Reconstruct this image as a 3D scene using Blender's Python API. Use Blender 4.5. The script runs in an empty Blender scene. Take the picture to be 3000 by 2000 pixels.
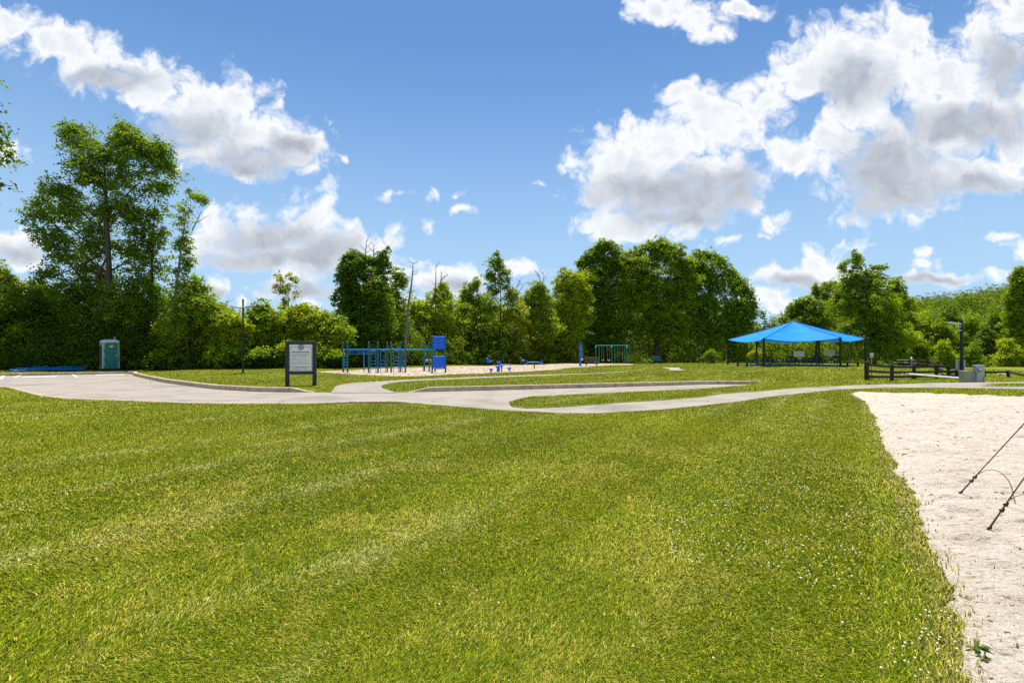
import bpy, math, random
import numpy as np
from mathutils import Vector, Matrix
R = math.radians
rng = np.random.default_rng(7)
random.seed(7)
sc = bpy.context.scene
COL = sc.collection

# ------------------------------------------------------------------ camera model
EYE = 1.6          # eye height
FPX = 1450.0       # focal length in pixels of the 3000 px wide photograph
HOR = 1028.0       # row of the horizon

def lerp(a, b, t): return a + (b - a) * t
def sstep(t):
    t = np.clip(t, 0, 1); return t * t * (3 - 2 * t)

# ------------------------------------------------------------------ terrain
F_pts = np.array([(-80,11.2),(-60,19.9),(-45,26.5),(-32.9,31.8),(-26.9,34.4),(-26.0,34.0),(-24.5,32.0),(-21.2,28.6),(-17.8,25.2),(-14,21.9),(-12.2,20.5),(-9.9,19.3),(-7.5,19.0),
 (-4.1,19.1),(-2.7,19.5),(1.7,20.9),(8.9,23.3),(12.3,23.4),(14.6,22.4),(17.6,23.4),(20.9,24.7),(26.4,25.6),(40,27),(80,28)])
N_pts = np.array([(-80,-12),(-60,-2),(-40,12),(-30,18.5),(-24.5,21.6),(-22.6,21.9),(-21.8,21.6),(-19.1,19.5),(-16.6,17.6),(-14.7,16.5),(-13.1,16.1),(-10,15.2),(-8.2,14.95),(-5,15.1),(-2.9,15.2),(-2.6,14.85),
 (-2,14.5),(-.5,13.5),(1.3,12.7),(2.2,12.7),(4.1,13.5),(5.5,14.45),(7.1,15.6),(9.5,17.7),(12.1,19.5),(13.3,20.4),(16.1,21.4),(18.2,21.5),(21.4,20.7),(30,20),(80,18)])
ISL_pts = [(-.1,14.8),(.25,15.7),(.6,16.5),(2.6,17.6),(5.2,18.85),(7.6,20),(9.8,21.6),(11.7,23.1),(12.4,23.5),(14.6,22.5),(14.7,22.1),(13.2,21.6),(11.5,20.7),(9.4,19.2),(7.8,18.3),(6.4,16.9),(4.8,15.9),(3.2,15.1),(1.8,14.2),(.9,13.8),(.37,13.75),(0,14.1)]
def Fy(x): return np.interp(x, F_pts[:,0], F_pts[:,1])
def Ny(x): return np.interp(x, N_pts[:,0], N_pts[:,1])
def H(x, y):
    x = np.asarray(x, float); y = np.asarray(y, float)
    w = np.interp(x, [-7.9, -6.7, -5.0, -3.8, 11.5, 13], [.12, 2.3, 2.3, .12, .12, 2.5])
    z = .14 * sstep((y - Fy(x) - .14) / w)
    far = sstep((y - 26) / 10)
    z = z + far * .05 * (np.sin(x * .31 + 1) * np.sin(y * .23) + .5 * np.sin(x * .83 + y * .4))
    z = z - .42 * sstep((x - 15.5) / 6) * sstep((y - 23.5) / 6) * (1 - sstep((y - 33) / 9) * (1 - sstep((x - 38) / 8)))
    # a low bank in front of the shade pavilion
    z = z + .22 * np.exp(-((y - 30) / 4.5) ** 2) * sstep((x - 4) / 8) * (1 - sstep((x - 15) / 5))
    # ground falls away behind the pavilion to a ball court
    z = z - 2.2 * sstep((y - 58) / 14) * sstep((x - 14) / 8)
    # wooded hill to the right
    hd = (x * .85 + y * .53)
    z = z + 13.5 * sstep((hd - 95) / 95) * sstep((x - 68) / 64)
    return z

def G(px, py, scale=1.0):
    """point where the sight line of photo pixel (px, py) meets the ground"""
    px, py = px * scale, py * scale
    dx = (px - 1500) / FPX; dz = (HOR - py) / FPX
    d = 2.0
    prev = d
    while d < 400:
        if EYE + dz * d < float(H(dx * d, d)):
            lo, hi = prev, d
            for _ in range(30):
                m = (lo + hi) / 2
                if EYE + dz * m < float(H(dx * m, m)): hi = m
                else: lo = m
            return Vector((dx * hi, hi, float(H(dx * hi, hi))))
        prev = d; d *= 1.01
    return Vector((dx * d, d, 0))
def AT(px, D):
    x = (px - 1500) / FPX * D
    return Vector((x, D, float(H(x, D))))

# ------------------------------------------------------------------ value noise
_tab = np.random.default_rng(3).random((256, 256))
def vnoise(x, y):
    xi = np.floor(x).astype(int); yi = np.floor(y).astype(int)
    fx = x - xi; fy = y - yi
    fx = fx*fx*(3-2*fx); fy = fy*fy*(3-2*fy)
    a = _tab[xi & 255, yi & 255]; b = _tab[(xi+1) & 255, yi & 255]
    c = _tab[xi & 255, (yi+1) & 255]; d = _tab[(xi+1) & 255, (yi+1) & 255]
    return lerp(lerp(a, b, fx), lerp(c, d, fx), fy)
def fbm(x, y, o=4):
    s = 0; a = .5; n = 0
    for i in range(o):
        s = s + a * vnoise(x + 17.3*i, y + 9.1*i); n += a
        x = x*2.03; y = y*2.03; a *= .5
    return s / n

# ------------------------------------------------------------------ materials
def nmat(name):
    m = bpy.data.materials.new(name); m.use_nodes = True
    nt = m.node_tree; nt.nodes.clear()
    out = nt.nodes.new('ShaderNodeOutputMaterial')
    return m, nt, out
def N(nt, typ, **kw):
    n = nt.nodes.new(typ)
    for k, v in kw.items():
        if k == 'ins':
            for kk, vv in v.items():
                s = n.inputs[kk]
                if isinstance(vv, bpy.types.NodeSocket): nt.links.new(vv, s)
                else: s.default_value = vv
        else: setattr(n, k, v)
    return n
def ramp(nt, fac, stops):
    n = nt.nodes.new('ShaderNodeValToRGB'); nt.links.new(fac, n.inputs[0])
    el = n.color_ramp.elements
    while len(el) < len(stops): el.new(.5)
    for e, (p, c) in zip(el, stops):
        e.position = p; e.color = (*c, 1) if len(c) == 3 else c
    return n.outputs[0]
def simple(name, col, rough=.5, metal=0, var=.12, scale=6, spec=.4, bump=0):
    """painted / moulded surface with slight wear variation"""
    m, nt, out = nmat(name)
    tc = N(nt, 'ShaderNodeTexCoord')
    nz = N(nt, 'ShaderNodeTexNoise', ins={'Vector': tc.outputs['Object'], 'Scale': scale, 'Detail': 5.0})
    c0 = tuple(max(0, c*(1-var)) for c in col); c1 = tuple(min(1, c*(1+var)) for c in col)
    cr = ramp(nt, nz.outputs[0], [(.3, c0), (.7, c1)])
    b = N(nt, 'ShaderNodeBsdfPrincipled', ins={'Base Color': cr, 'Roughness': rough, 'Metallic': metal, 'Specular IOR Level': spec})
    if bump:
        nb = N(nt, 'ShaderNodeTexNoise', ins={'Vector': tc.outputs['Object'], 'Scale': scale*8, 'Detail': 4.0})
        bp = N(nt, 'ShaderNodeBump', ins={'Height': nb.outputs[0], 'Strength': bump, 'Distance': .01})
        nt.links.new(bp.outputs[0], b.inputs['Normal'])
    nt.links.new(b.outputs[0], out.inputs[0])
    return m

# ------------------------------------------------------------------ objects
def tag(o, label=None, cat=None, group=None, kind=None):
    if label: o['label'] = label
    if cat: o['category'] = cat
    if group: o['group'] = group
    if kind: o['kind'] = kind
    return o
def link(o, parent=None):
    COL.objects.link(o)
    if parent is not None: o.parent = parent
    return o
def empty(name, loc, label, cat, rz=0, group=None):
    o = bpy.data.objects.new(name, None); o.empty_display_size = .2
    link(o); o.location = loc; o.rotation_euler = (0, 0, rz)
    return tag(o, label, cat, group)
def np_mesh(name, V, F, mat, parent=None, smooth=False, col=None):
    """mesh object from an (n,3) array and an (m,k) array of equal-sized faces"""
    me = bpy.data.meshes.new(name)
    V = np.asarray(V, np.float32); F = np.asarray(F, np.int32)
    k = F.shape[1]
    me.vertices.add(len(V)); me.vertices.foreach_set('co', V.ravel())
    me.loops.add(F.size); me.loops.foreach_set('vertex_index', F.ravel())
    me.polygons.add(len(F)); me.polygons.foreach_set('loop_start', np.arange(0, F.size, k, dtype=np.int32))
    if smooth: me.polygons.foreach_set('use_smooth', np.ones(len(F), bool))
    me.update(calc_edges=True)
    if col is not None:
        a = me.color_attributes.new('col', 'FLOAT_COLOR', 'POINT')
        c = np.ones((len(V), 4), np.float32); c[:, :3] = col
        a.data.foreach_set('color', c.ravel())
    me.materials.append(mat)
    o = bpy.data.objects.new(name, me)
    return link(o, parent)

class MB:
    """collects shapes that become one mesh object"""
    def __init__(s): s.v = []; s.f = []; s.sm = []
    def add(s, vs, fs, smooth=False):
        b = len(s.v); s.v += [tuple(v) for v in vs]
        s.f += [tuple(i + b for i in f) for f in fs]; s.sm += [smooth] * len(fs)
        return s
    def box(s, c, d, rz=0, rx=0, ry=0, bev=0, taper=1.0):
        """box centred at c, full sizes d, optional chamfer on all edges and taper of the top"""
        hx, hy, hz = d[0]/2, d[1]/2, d[2]/2
        M = Matrix.Translation(c) @ Matrix.Rotation(rz, 4, 'Z') @ Matrix.Rotation(ry, 4, 'Y') @ Matrix.Rotation(rx, 4, 'X')
        if bev <= 0:
            vs = [(sx*hx*(taper if sz > 0 else 1), sy*hy*(taper if sz > 0 else 1), sz*hz) for sz in (-1, 1) for sx, sy in ((-1,-1),(1,-1),(1,1),(-1,1))]
            fs = [(3,2,1,0),(4,5,6,7),(0,1,5,4),(1,2,6,5),(2,3,7,6),(3,0,4,7)]
        else:
            b = min(bev, hx*.9, hy*.9, hz*.9)
            vs = []; fs = []
            rings = [(-hz, b), (-hz+b, 0), (hz-b, 0), (hz, b)]
            for z, ins in rings:
                t = taper if z > 0 else 1
                x, y = (hx-ins)*t, (hy-ins)*t; c2 = b * .9
                for p in ((-x+c2,-y),(x-c2,-y),(x,-y+c2),(x,y-c2),(x-c2,y),(-x+c2,y),(-x,y-c2),(-x,-y+c2)): vs.append((*p, z))
            for r in range(3):
                for i in range(8):
                    j = (i+1) % 8; fs.append((r*8+i, r*8+j, r*8+8+j, r*8+8+i))
            fs.append(tuple(range(7, -1, -1))); fs.append(tuple(range(24, 32)))
        return s.add([M @ Vector(v) for v in vs], fs)
    def tube(s, pts, r, n=8, caps=True, closed=False):
        pts = [Vector(p) for p in pts]; k = len(pts)
        rr = r if hasattr(r, '__len__') else [r]*k
        vs = []; up = None
        for i, p in enumerate(pts):
            if closed: t = pts[(i+1) % k] - pts[i-1]
            else: t = (pts[min(i+1, k-1)] - pts[max(i-1, 0)])
            if t.length < 1e-9: t = Vector((0,0,1))
            t.normalize()
            if up is None:
                up = Vector((0,0,1)) if abs(t.z) < .9 else Vector((1,0,0))
            a = t.cross(up)
            if a.length < 1e-6: a = t.cross(Vector((0,1,0)))
            a.normalize(); b = a.cross(t).normalized(); up = b
            for j in range(n):
                an = 2*math.pi*j/n
                vs.append(p + a*(math.cos(an)*rr[i]) + b*(math.sin(an)*rr[i]))
        fs = []
        for i in range(k if closed else k-1):
            for j in range(n):
                q = (j+1) % n; i2 = (i+1) % k
                fs.append((i*n+j, i*n+q, i2*n+q, i2*n+j))
        s.add(vs, fs, True)
        if caps and not closed:
            s.add(vs[:n], [tuple(range(n-1,-1,-1))]); s.add(vs[-n:], [tuple(range(n))])
        return s
    def lathe(s, prof, c=(0,0,0), n=16, M=None):
        """profile [(r, z), ...] turned about z"""
        vs = []; fs = []
        for r, z in prof:
            for j in range(n):
                a = 2*math.pi*j/n; vs.append(Vector((r*math.cos(a), r*math.sin(a), z)))
        for i in range(len(prof)-1):
            for j in range(n):
                q = (j+1) % n; fs.append((i*n+j, i*n+q, (i+1)*n+q, (i+1)*n+j))
        M = M or Matrix.Identity(4)
        M = Matrix.Translation(c) @ M
        return s.add([M @ v for v in vs], fs, True)
    def prism(s, poly, y0, y1, c=(0,0,0), M=None):
        """polygon in x,z extruded along y"""
        k = len(poly); M = Matrix.Translation(c) @ (M or Matrix.Identity(4))
        vs = [M @ Vector((x, y0, z)) for x, z in poly] + [M @ Vector((x, y1, z)) for x, z in poly]
        fs = [tuple(range(k)), tuple(range(2*k-1, k-1, -1))]
        fs += [(i, i+k, (i+1) % k + k, (i+1) % k) for i in range(k)]
        return s.add(vs, fs)
    def build(s, name, mat, parent=None):
        me = bpy.data.meshes.new(name)
        me.from_pydata(s.v, [], s.f)
        me.polygons.foreach_set('use_smooth', np.array(s.sm, bool))
        me.update(); me.materials.append(mat)
        return link(bpy.data.objects.new(name, me), parent)

def copy_tree(o, parent=None):
    c = o.copy(); COL.objects.link(c); c.parent = parent
    for ch in list(o.children): copy_tree(ch, c)
    return c
# ------------------------------------------------------------------ sun, sky, camera
SUN_EL, SUN_AZ = R(75), R(2)
w = bpy.data.worlds.new("World"); sc.world = w; w.use_nodes = True
nt = w.node_tree; nt.nodes.clear()
STR = .1
# cloud field: one group, evaluated at the view direction and a little nearer to the sun
g = bpy.data.node_groups.new('cloud_field', 'ShaderNodeTree')
g.interface.new_socket('Vector', in_out='INPUT', socket_type='NodeSocketVector')
g.interface.new_socket('Density', in_out='OUTPUT', socket_type='NodeSocketFloat')
gi = g.nodes.new('NodeGroupInput'); go = g.nodes.new('NodeGroupOutput')
# centre x, y and radii of each cloud mass, as slopes of the direction (x/y, z/y)
def cl(cx, cy, rx, ry, k=1.2): return ((cx*1.2755-1500)/FPX, (HOR-cy*1.2755)/FPX, k*rx*1.2755/FPX, k*ry*1.2755/FPX)
CL = [cl(*c) for c in [
 (15,55,110,45),(130,105,120,50),(235,155,110,60),(340,200,110,65),(430,245,115,70),(520,235,95,60),(570,315,110,65),(650,345,100,55),(700,330,60,55),(575,375,100,35),(460,350,50,40),
 (560,545,120,60),(700,520,85,75),(745,465,45,42),(800,565,100,55),(885,625,75,50),(700,595,170,30),(500,500,35,32),(470,565,50,40),
 (495,660,33,28),(680,655,95,35),(1050,650,95,38),(560,692,22,14),(860,700,140,24),(660,630,60,22),(1190,620,60,22),
 (900,457,28,13),(990,450,20,17),(1042,485,36,14),(985,512,28,15),(1045,455,17,10),(785,360,16,13),
 (40,565,80,34),(20,350,34,44),(70,600,50,18),
 (1450,360,110,90),(1400,430,90,85),(1520,450,120,90),(1560,330,110,75),(1620,255,100,65),(1700,270,110,75),(1780,225,80,55),(1640,400,100,80),(1700,460,70,40),(1430,525,110,30),(1600,505,70,22),(1280,385,26,26),(1232,415,15,17),(1310,370,30,30),(1570,200,50,30),
 (1880,120,75,65),(1960,110,110,90),(2060,90,110,85),(2090,180,130,100),(1980,210,120,90),(1840,170,70,60),(2190,170,90,80),(2290,110,80,110),(2330,20,50,60),
 (1900,330,90,60),(2030,330,130,100),(1810,355,70,45),(2180,290,130,100),(2300,250,120,100),(2060,430,140,75),(2240,400,130,50),(1960,495,45,28),(2170,472,46,20),(2330,330,60,70),
 (1520,22,90,40),(1600,40,70,45),(1630,75,45,28),(1710,18,80,20),
 (1785,515,34,32),(1760,545,34,14),(1680,543,34,13),(1890,600,85,36),(1960,560,38,18),(1830,640,115,25),(2130,575,26,15),(2130,610,40,24),(2140,640,95,18),(2335,575,34,34),(2280,637,40,18),(1800,700,60,20),(2310,540,40,9),
 (1750,680,60,22)]]
vin = gi.outputs[0]
wn = N(g, 'ShaderNodeTexNoise', noise_dimensions='2D', ins={'Vector': vin, 'Scale': 9.0, 'Detail': 4.0, 'Roughness': .55})
wsub = N(g, 'ShaderNodeVectorMath', operation='SUBTRACT', ins={0: wn.outputs['Color'], 1: (.5,.5,.5)})
wv = N(g, 'ShaderNodeVectorMath', operation='MULTIPLY_ADD', ins={0: wsub.outputs[0], 1: (.075,.06,0), 2: vin})
prev = None
for (cx, cy, rx, ry) in CL:
    ma = N(g, 'ShaderNodeVectorMath', operation='MULTIPLY_ADD', ins={0: wv.outputs[0], 1: (1/rx, 1/ry, 0), 2: (-cx/rx, -cy/ry, 0)})
    ln = N(g, 'ShaderNodeVectorMath', operation='LENGTH', ins={0: ma.outputs[0]})
    lv = ln.outputs['Value']
    if max(rx, ry) < .052: lv = N(g, 'ShaderNodeMath', operation='MULTIPLY_ADD', ins={0: lv, 1: .75, 2: .38}).outputs[0]   # thin scraps
    if prev is None: prev = lv
    else: prev = N(g, 'ShaderNodeMath', operation='SMOOTH_MIN', ins={0: prev, 1: lv, 2: .28}).outputs[0]
base = N(g, 'ShaderNodeMath', operation='SUBTRACT', ins={0: 1.0, 1: prev})
basec = N(g, 'ShaderNodeMath', operation='MINIMUM', ins={0: base.outputs[0], 1: .75})
nz = N(g, 'ShaderNodeTexNoise', noise_dimensions='2D', ins={'Vector': wv.outputs[0], 'Scale': 12.0, 'Detail': 10.0, 'Roughness': .6})
nzc = N(g, 'ShaderNodeMath', operation='SUBTRACT', ins={0: nz.outputs[0], 1: .5})
vo = N(g, 'ShaderNodeTexVoronoi', voronoi_dimensions='2D', feature='F1', ins={'Vector': wv.outputs[0], 'Scale': 20.0, 'Detail': 2.0, 'Roughness': .55, 'Lacunarity': 2.3})
voc = N(g, 'ShaderNodeMath', operation='SUBTRACT', ins={0: .55, 1: vo.outputs['Distance']})
s1 = N(g, 'ShaderNodeMath', operation='MULTIPLY_ADD', ins={0: nzc.outputs[0], 1: 1.4, 2: basec.outputs[0]})
s2 = N(g, 'ShaderNodeMath', operation='MULTIPLY_ADD', ins={0: voc.outputs[0], 1: .55, 2: s1.outputs[0]})
g.links.new(s2.outputs[0], go.inputs[0])
# grey undersides: the thick hearts of the clouds, where the sun behind them does not come through
g.interface.new_socket('Shade', in_out='OUTPUT', socket_type='NodeSocketFloat')
DK = [cl(*c, k=1.35) for c in [(560,372,110,34),(455,305,80,40),(250,180,110,26),(670,330,50,24),(640,555,110,40),(570,600,160,22),(730,580,90,40),(1470,450,110,55),(1600,455,110,55),(1530,495,150,18),
 (1955,190,80,50),(2230,290,140,42),(2060,390,130,80),(2250,430,130,22),(2020,470,90,36),(1850,652,100,14),(2140,645,80,12),(690,668,90,18),(495,672,28,14),(1050,668,75,16),(2310,160,60,60),(1700,420,50,40),(40,585,70,18)]]
prev = None
for (cx, cy, rx, ry) in DK:
    ma = N(g, 'ShaderNodeVectorMath', operation='MULTIPLY_ADD', ins={0: wv.outputs[0], 1: (1/rx, 1/ry, 0), 2: (-cx/rx, -cy/ry, 0)})
    ln = N(g, 'ShaderNodeVectorMath', operation='LENGTH', ins={0: ma.outputs[0]})
    if prev is None: prev = ln.outputs['Value']
    else: prev = N(g, 'ShaderNodeMath', operation='SMOOTH_MIN', ins={0: prev, 1: ln.outputs['Value'], 2: .3}).outputs[0]
d1 = N(g, 'ShaderNodeMath', operation='SUBTRACT', ins={0: 1.0, 1: prev})
d2 = N(g, 'ShaderNodeMath', operation='MULTIPLY_ADD', ins={0: nzc.outputs[0], 1: -1.6, 2: d1.outputs[0]})
g.links.new(d2.outputs[0], go.inputs[1])

tc = N(nt, 'ShaderNodeTexCoord')
sx = N(nt, 'ShaderNodeSeparateXYZ', ins={0: tc.outputs['Generated']})
ay = N(nt, 'ShaderNodeMath', operation='ABSOLUTE', ins={0: sx.outputs[1]})
my = N(nt, 'ShaderNodeMath', operation='MAXIMUM', ins={0: ay.outputs[0], 1: .12})
u = N(nt, 'ShaderNodeMath', operation='DIVIDE', ins={0: sx.outputs[0], 1: my.outputs[0]})
v = N(nt, 'ShaderNodeMath', operation='DIVIDE', ins={0: sx.outputs[2], 1: my.outputs[0]})
uv = N(nt, 'ShaderNodeCombineXYZ', ins={0: u.outputs[0], 1: v.outputs[0], 2: 0.0})
g1 = nt.nodes.new('ShaderNodeGroup'); g1.node_tree = g; nt.links.new(uv.outputs[0], g1.inputs[0])
def mr(x, a, b, c, d, t='SMOOTHSTEP'):
    return N(nt, 'ShaderNodeMapRange', interpolation_type=t, ins={0: x, 1: a, 2: b, 3: c, 4: d}).outputs[0]
alm = N(nt, 'ShaderNodeMath', operation='MAXIMUM', ins={0: g1.outputs[0], 1: N(nt, 'ShaderNodeMath', operation='SUBTRACT', ins={0: g1.outputs[1], 1: .35}).outputs[0]})
alpha = mr(alm.outputs[0], -.18, .52, 0, 1)
# light through the cloud: bright where little cloud lies towards the sun, grey where it is thick
thick = mr(g1.outputs[0], .0, 1.2, 0, .42, 'LINEAR')
core = mr(g1.outputs[1], -.35, .85, 0, 1)
sh2 = N(nt, 'ShaderNodeMath', operation='MULTIPLY_ADD', ins={0: core, 1: .60, 2: thick})
ccol = ramp(nt, sh2.outputs[0], [(0, (1.04,1.05,1.07)), (.13, (.97,.98,1.0)), (.28, (.82,.85,.90)), (.5, (.66,.69,.75)), (.8, (.46,.50,.57)), (1, (.34,.37,.43))])
cs = N(nt, 'ShaderNodeVectorMath', operation='SCALE', ins={0: ccol, 'Scale': .74/STR})
sky = N(nt, 'ShaderNodeTexSky', sky_type='NISHITA', sun_disc=False, sun_elevation=SUN_EL, sun_rotation=SUN_AZ, altitude=300, air_density=1.0, dust_density=.2, ozone_density=3.0)
hz = N(nt, 'ShaderNodeMapRange', interpolation_type='SMOOTHSTEP', ins={0: sx.outputs[2], 1: -.02, 2: .56, 3: .92, 4: 0})
hzc = N(nt, 'ShaderNodeMix', data_type='RGBA'); nt.links.new(hz.outputs[0], hzc.inputs[0]); nt.links.new(sky.outputs[0], hzc.inputs[6]); hzc.inputs[7].default_value = (5.0, 5.35, 6.2, 1)
tn = N(nt, 'ShaderNodeVectorMath', operation='MULTIPLY', ins={0: hzc.outputs[2], 1: (.76, 1.02, 1.17)})
hs = N(nt, 'ShaderNodeHueSaturation', ins={'Saturation': 1.0, 'Value': .9, 'Color': tn.outputs[0]})
mx = N(nt, 'ShaderNodeMix', data_type='RGBA')
nt.links.new(alpha, mx.inputs[0]); nt.links.new(hs.outputs[0], mx.inputs[6]); nt.links.new(cs.outputs[0], mx.inputs[7])
bg = N(nt, 'ShaderNodeBackground', ins={'Color': mx.outputs[2], 'Strength': STR})
wo = N(nt, 'ShaderNodeOutputWorld'); nt.links.new(bg.outputs[0], wo.inputs[0])
w.cycles.sampling_method = 'MANUAL'; w.cycles.sample_map_resolution = 512

sd = bpy.data.lights.new('sun', 'SUN'); sd.energy = 5.0; sd.angle = R(.53); sd.color = (1, .94, .82)
so = link(bpy.data.objects.new('sun', sd))
sv = Vector((math.sin(SUN_AZ)*math.cos(SUN_EL), math.cos(SUN_AZ)*math.cos(SUN_EL), math.sin(SUN_EL)))
so.rotation_euler = sv.to_track_quat('Z', 'Y').to_euler(); so.location = (0, 0, 40)

cd = bpy.data.cameras.new('camera'); cam = link(bpy.data.objects.new('camera', cd))
cd.sensor_width = 36; cd.lens = FPX / 3000 * 36; cd.clip_end = 3000; cd.clip_start = .05
cd.shift_y = (HOR - 1000) / 3000
cam.location = (0, 0, EYE); cam.rotation_euler = (R(90), 0, 0)
sc.camera = cam
sc.view_settings.view_transform = 'Standard'; sc.view_settings.look = 'None'
sc.view_settings.exposure = .5; sc.view_settings.gamma = 1
sc.render.engine = 'CYCLES'
sc.cycles.max_bounces = 10; sc.cycles.diffuse_bounces = 8; sc.cycles.transmission_bounces = 6; sc.cycles.glossy_bounces = 2
sc.cycles.sample_clamp_indirect = 6

sc.cycles.use_denoising = False
# ------------------------------------------------------------------ setting: ground, road, kerbs, paths, sand
def inpoly(x, y, poly):
    x = np.asarray(x); y = np.asarray(y); r = np.zeros(x.shape, bool)
    p = [(q[0], q[1]) for q in poly]; j = len(p) - 1
    for i in range(len(p)):
        xi, yi = p[i]; xj, yj = p[j]
        if yi != yj:
            r ^= ((yi > y) != (yj > y)) & (x < (xj - xi) * (y - yi) / (yj - yi) + xi)
        j = i
    return r
def T_tree(x): return np.interp(x, [-70,-36,-27,-20,-15,-10,-2,8,20,32,60,90], [28,36.5,39,40,41.5,47,52,61,66,67,62,55])

# sand court edge (x as a function of y)
E_pts = [(-4,.6),(0,.8),(1.2,1.2),(1.9,1.75),(2.39,2.2),(2.76,2.56),(3.1,2.76),(3.5,3.02),(3.94,3.34),(4.37,3.66),(4.96,4.05),(5.5,4.42),(6.1,4.85),(6.69,5.22),(7.6,5.82),(9.06,6.75),(10.5,7.75),(12.1,8.85),(14,10.1),(16,11.3),(17.8,12.3),(18.7,12.9),(19.2,13.3)]
def Ex(y):
    b = np.interp(y, [p[0] for p in E_pts], [p[1] for p in E_pts])
    return b + .10 * (fbm(y*1.1+5, y*0+3, 2) - .5) * np.clip(y/3, .4, 2) + .13 * (fbm(y*9.7, y*0+8, 4) - .5)
def Rx(y): return np.minimum(27, 13.3 + (19.2 - np.minimum(y, 19.2)) * 2.25 + .3 * (fbm(y*3, y*0+50, 3) - .5))
def in_sand(x, y): return (y < 19.2) & (x > Ex(y)) & (x < Rx(y))

PATH_L = [(969,1152),(972,1147),(981,1134),(1006,1126),(1051,1121.5),(1178,1113.5),(1450,1102.5),(1650,1096),(1842,1088)]
PATH_R = [(1162,1152),(1150,1147),(1120,1137.5),(1116,1131),(1146,1123),(1210,1117),(1450,1106.5),(1650,1098.5),(1842,1089.6)]
pl = [G(*p) for p in PATH_L]; pr = [G(*p) for p in PATH_R]
path_poly = pl + pr[::-1]
MUL = [(915,1089.5),(1019,1096),(1100,1101),(1178,1103.5),(1242,1102),(1330,1097),(1450,1093),(1555,1088.5),(1640,1082.5),(1690,1076.5),(1760,1072),(1850,1069.5),(1860,1066.5),(1760,1065.5),(1619,1066),(1459,1071),(1300,1074),(1178,1078),(1060,1083),(985,1086.5)]
mul = [G(*p) for p in MUL]
SLAB = [(1936,1077.4),(1958,1080.6),(1966,1085.6),(2009,1085.2),(1990,1081),(1992,1077.2)]
slab = [G(*p) for p in SLAB]
RISL = [(21.1,22.35),(22.6,22.0),(26,21.2),(34,21),(40,21.5),(40,23.4),(32,23.7),(26,23.6),(23,23.1)]

def lawn_mask(x, y):
    m = (y < Ny(x) - .06) | (y > Fy(x) + .2)
    m |= inpoly(x, y, ISL_pts) | inpoly(x, y, RISL)
    m &= ~in_sand(x, y) & ~inpoly(x, y, path_poly) & ~inpoly(x, y, mul) & ~inpoly(x, y, slab)
    m &= y < T_tree(x) + 1.5 + 2*fbm(x*.5, y*.5, 2)
    return m
# mowing passes run to the right of straight ahead
SA = R(35); SD = np.array([math.sin(SA), math.cos(SA)]); SN = np.array([math.cos(SA), -math.sin(SA)])
def lawn_look(x, y):
    """straw amount, pale clippings amount, hue shift and mowing side at a point of the lawn"""
    c = x*SN[0] + y*SN[1]; d = x*SD[0] + y*SD[1]
    c = c + .25*(fbm(d*.35+3, c*.2, 2) - .5)
    side = np.sign(np.sin(c*math.pi/1.05))
    ridge = np.exp(-((np.mod(c+.5, 1.05)-.52)/.26)**2)
    clip_n = fbm(c*1.4+20, d*.28+4, 3)
    pale = ridge * sstep((clip_n - .47)/.16) * (.35 + .65*sstep((fbm(x*3.1, y*3.1+60, 3)-.4)/.2))
    straw = sstep((fbm(x*.9+40, y*.9+11, 4) - .52)/.22) * .8 + .55*sstep((fbm(x*4+9, y*4+2, 3)-.55)/.2)
    straw = straw * (1 - .65*sstep((np.hypot(x,y)-6)/9))
    hue = fbm(x*.35+70, y*.35+31, 3)
    pale = pale*(1 - .92*sstep((x + .6)/1.4)*(1 - sstep((y-8)/4)))
    return np.clip(straw*.8,0,1), np.clip(pale,0,1), hue, side

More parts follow.
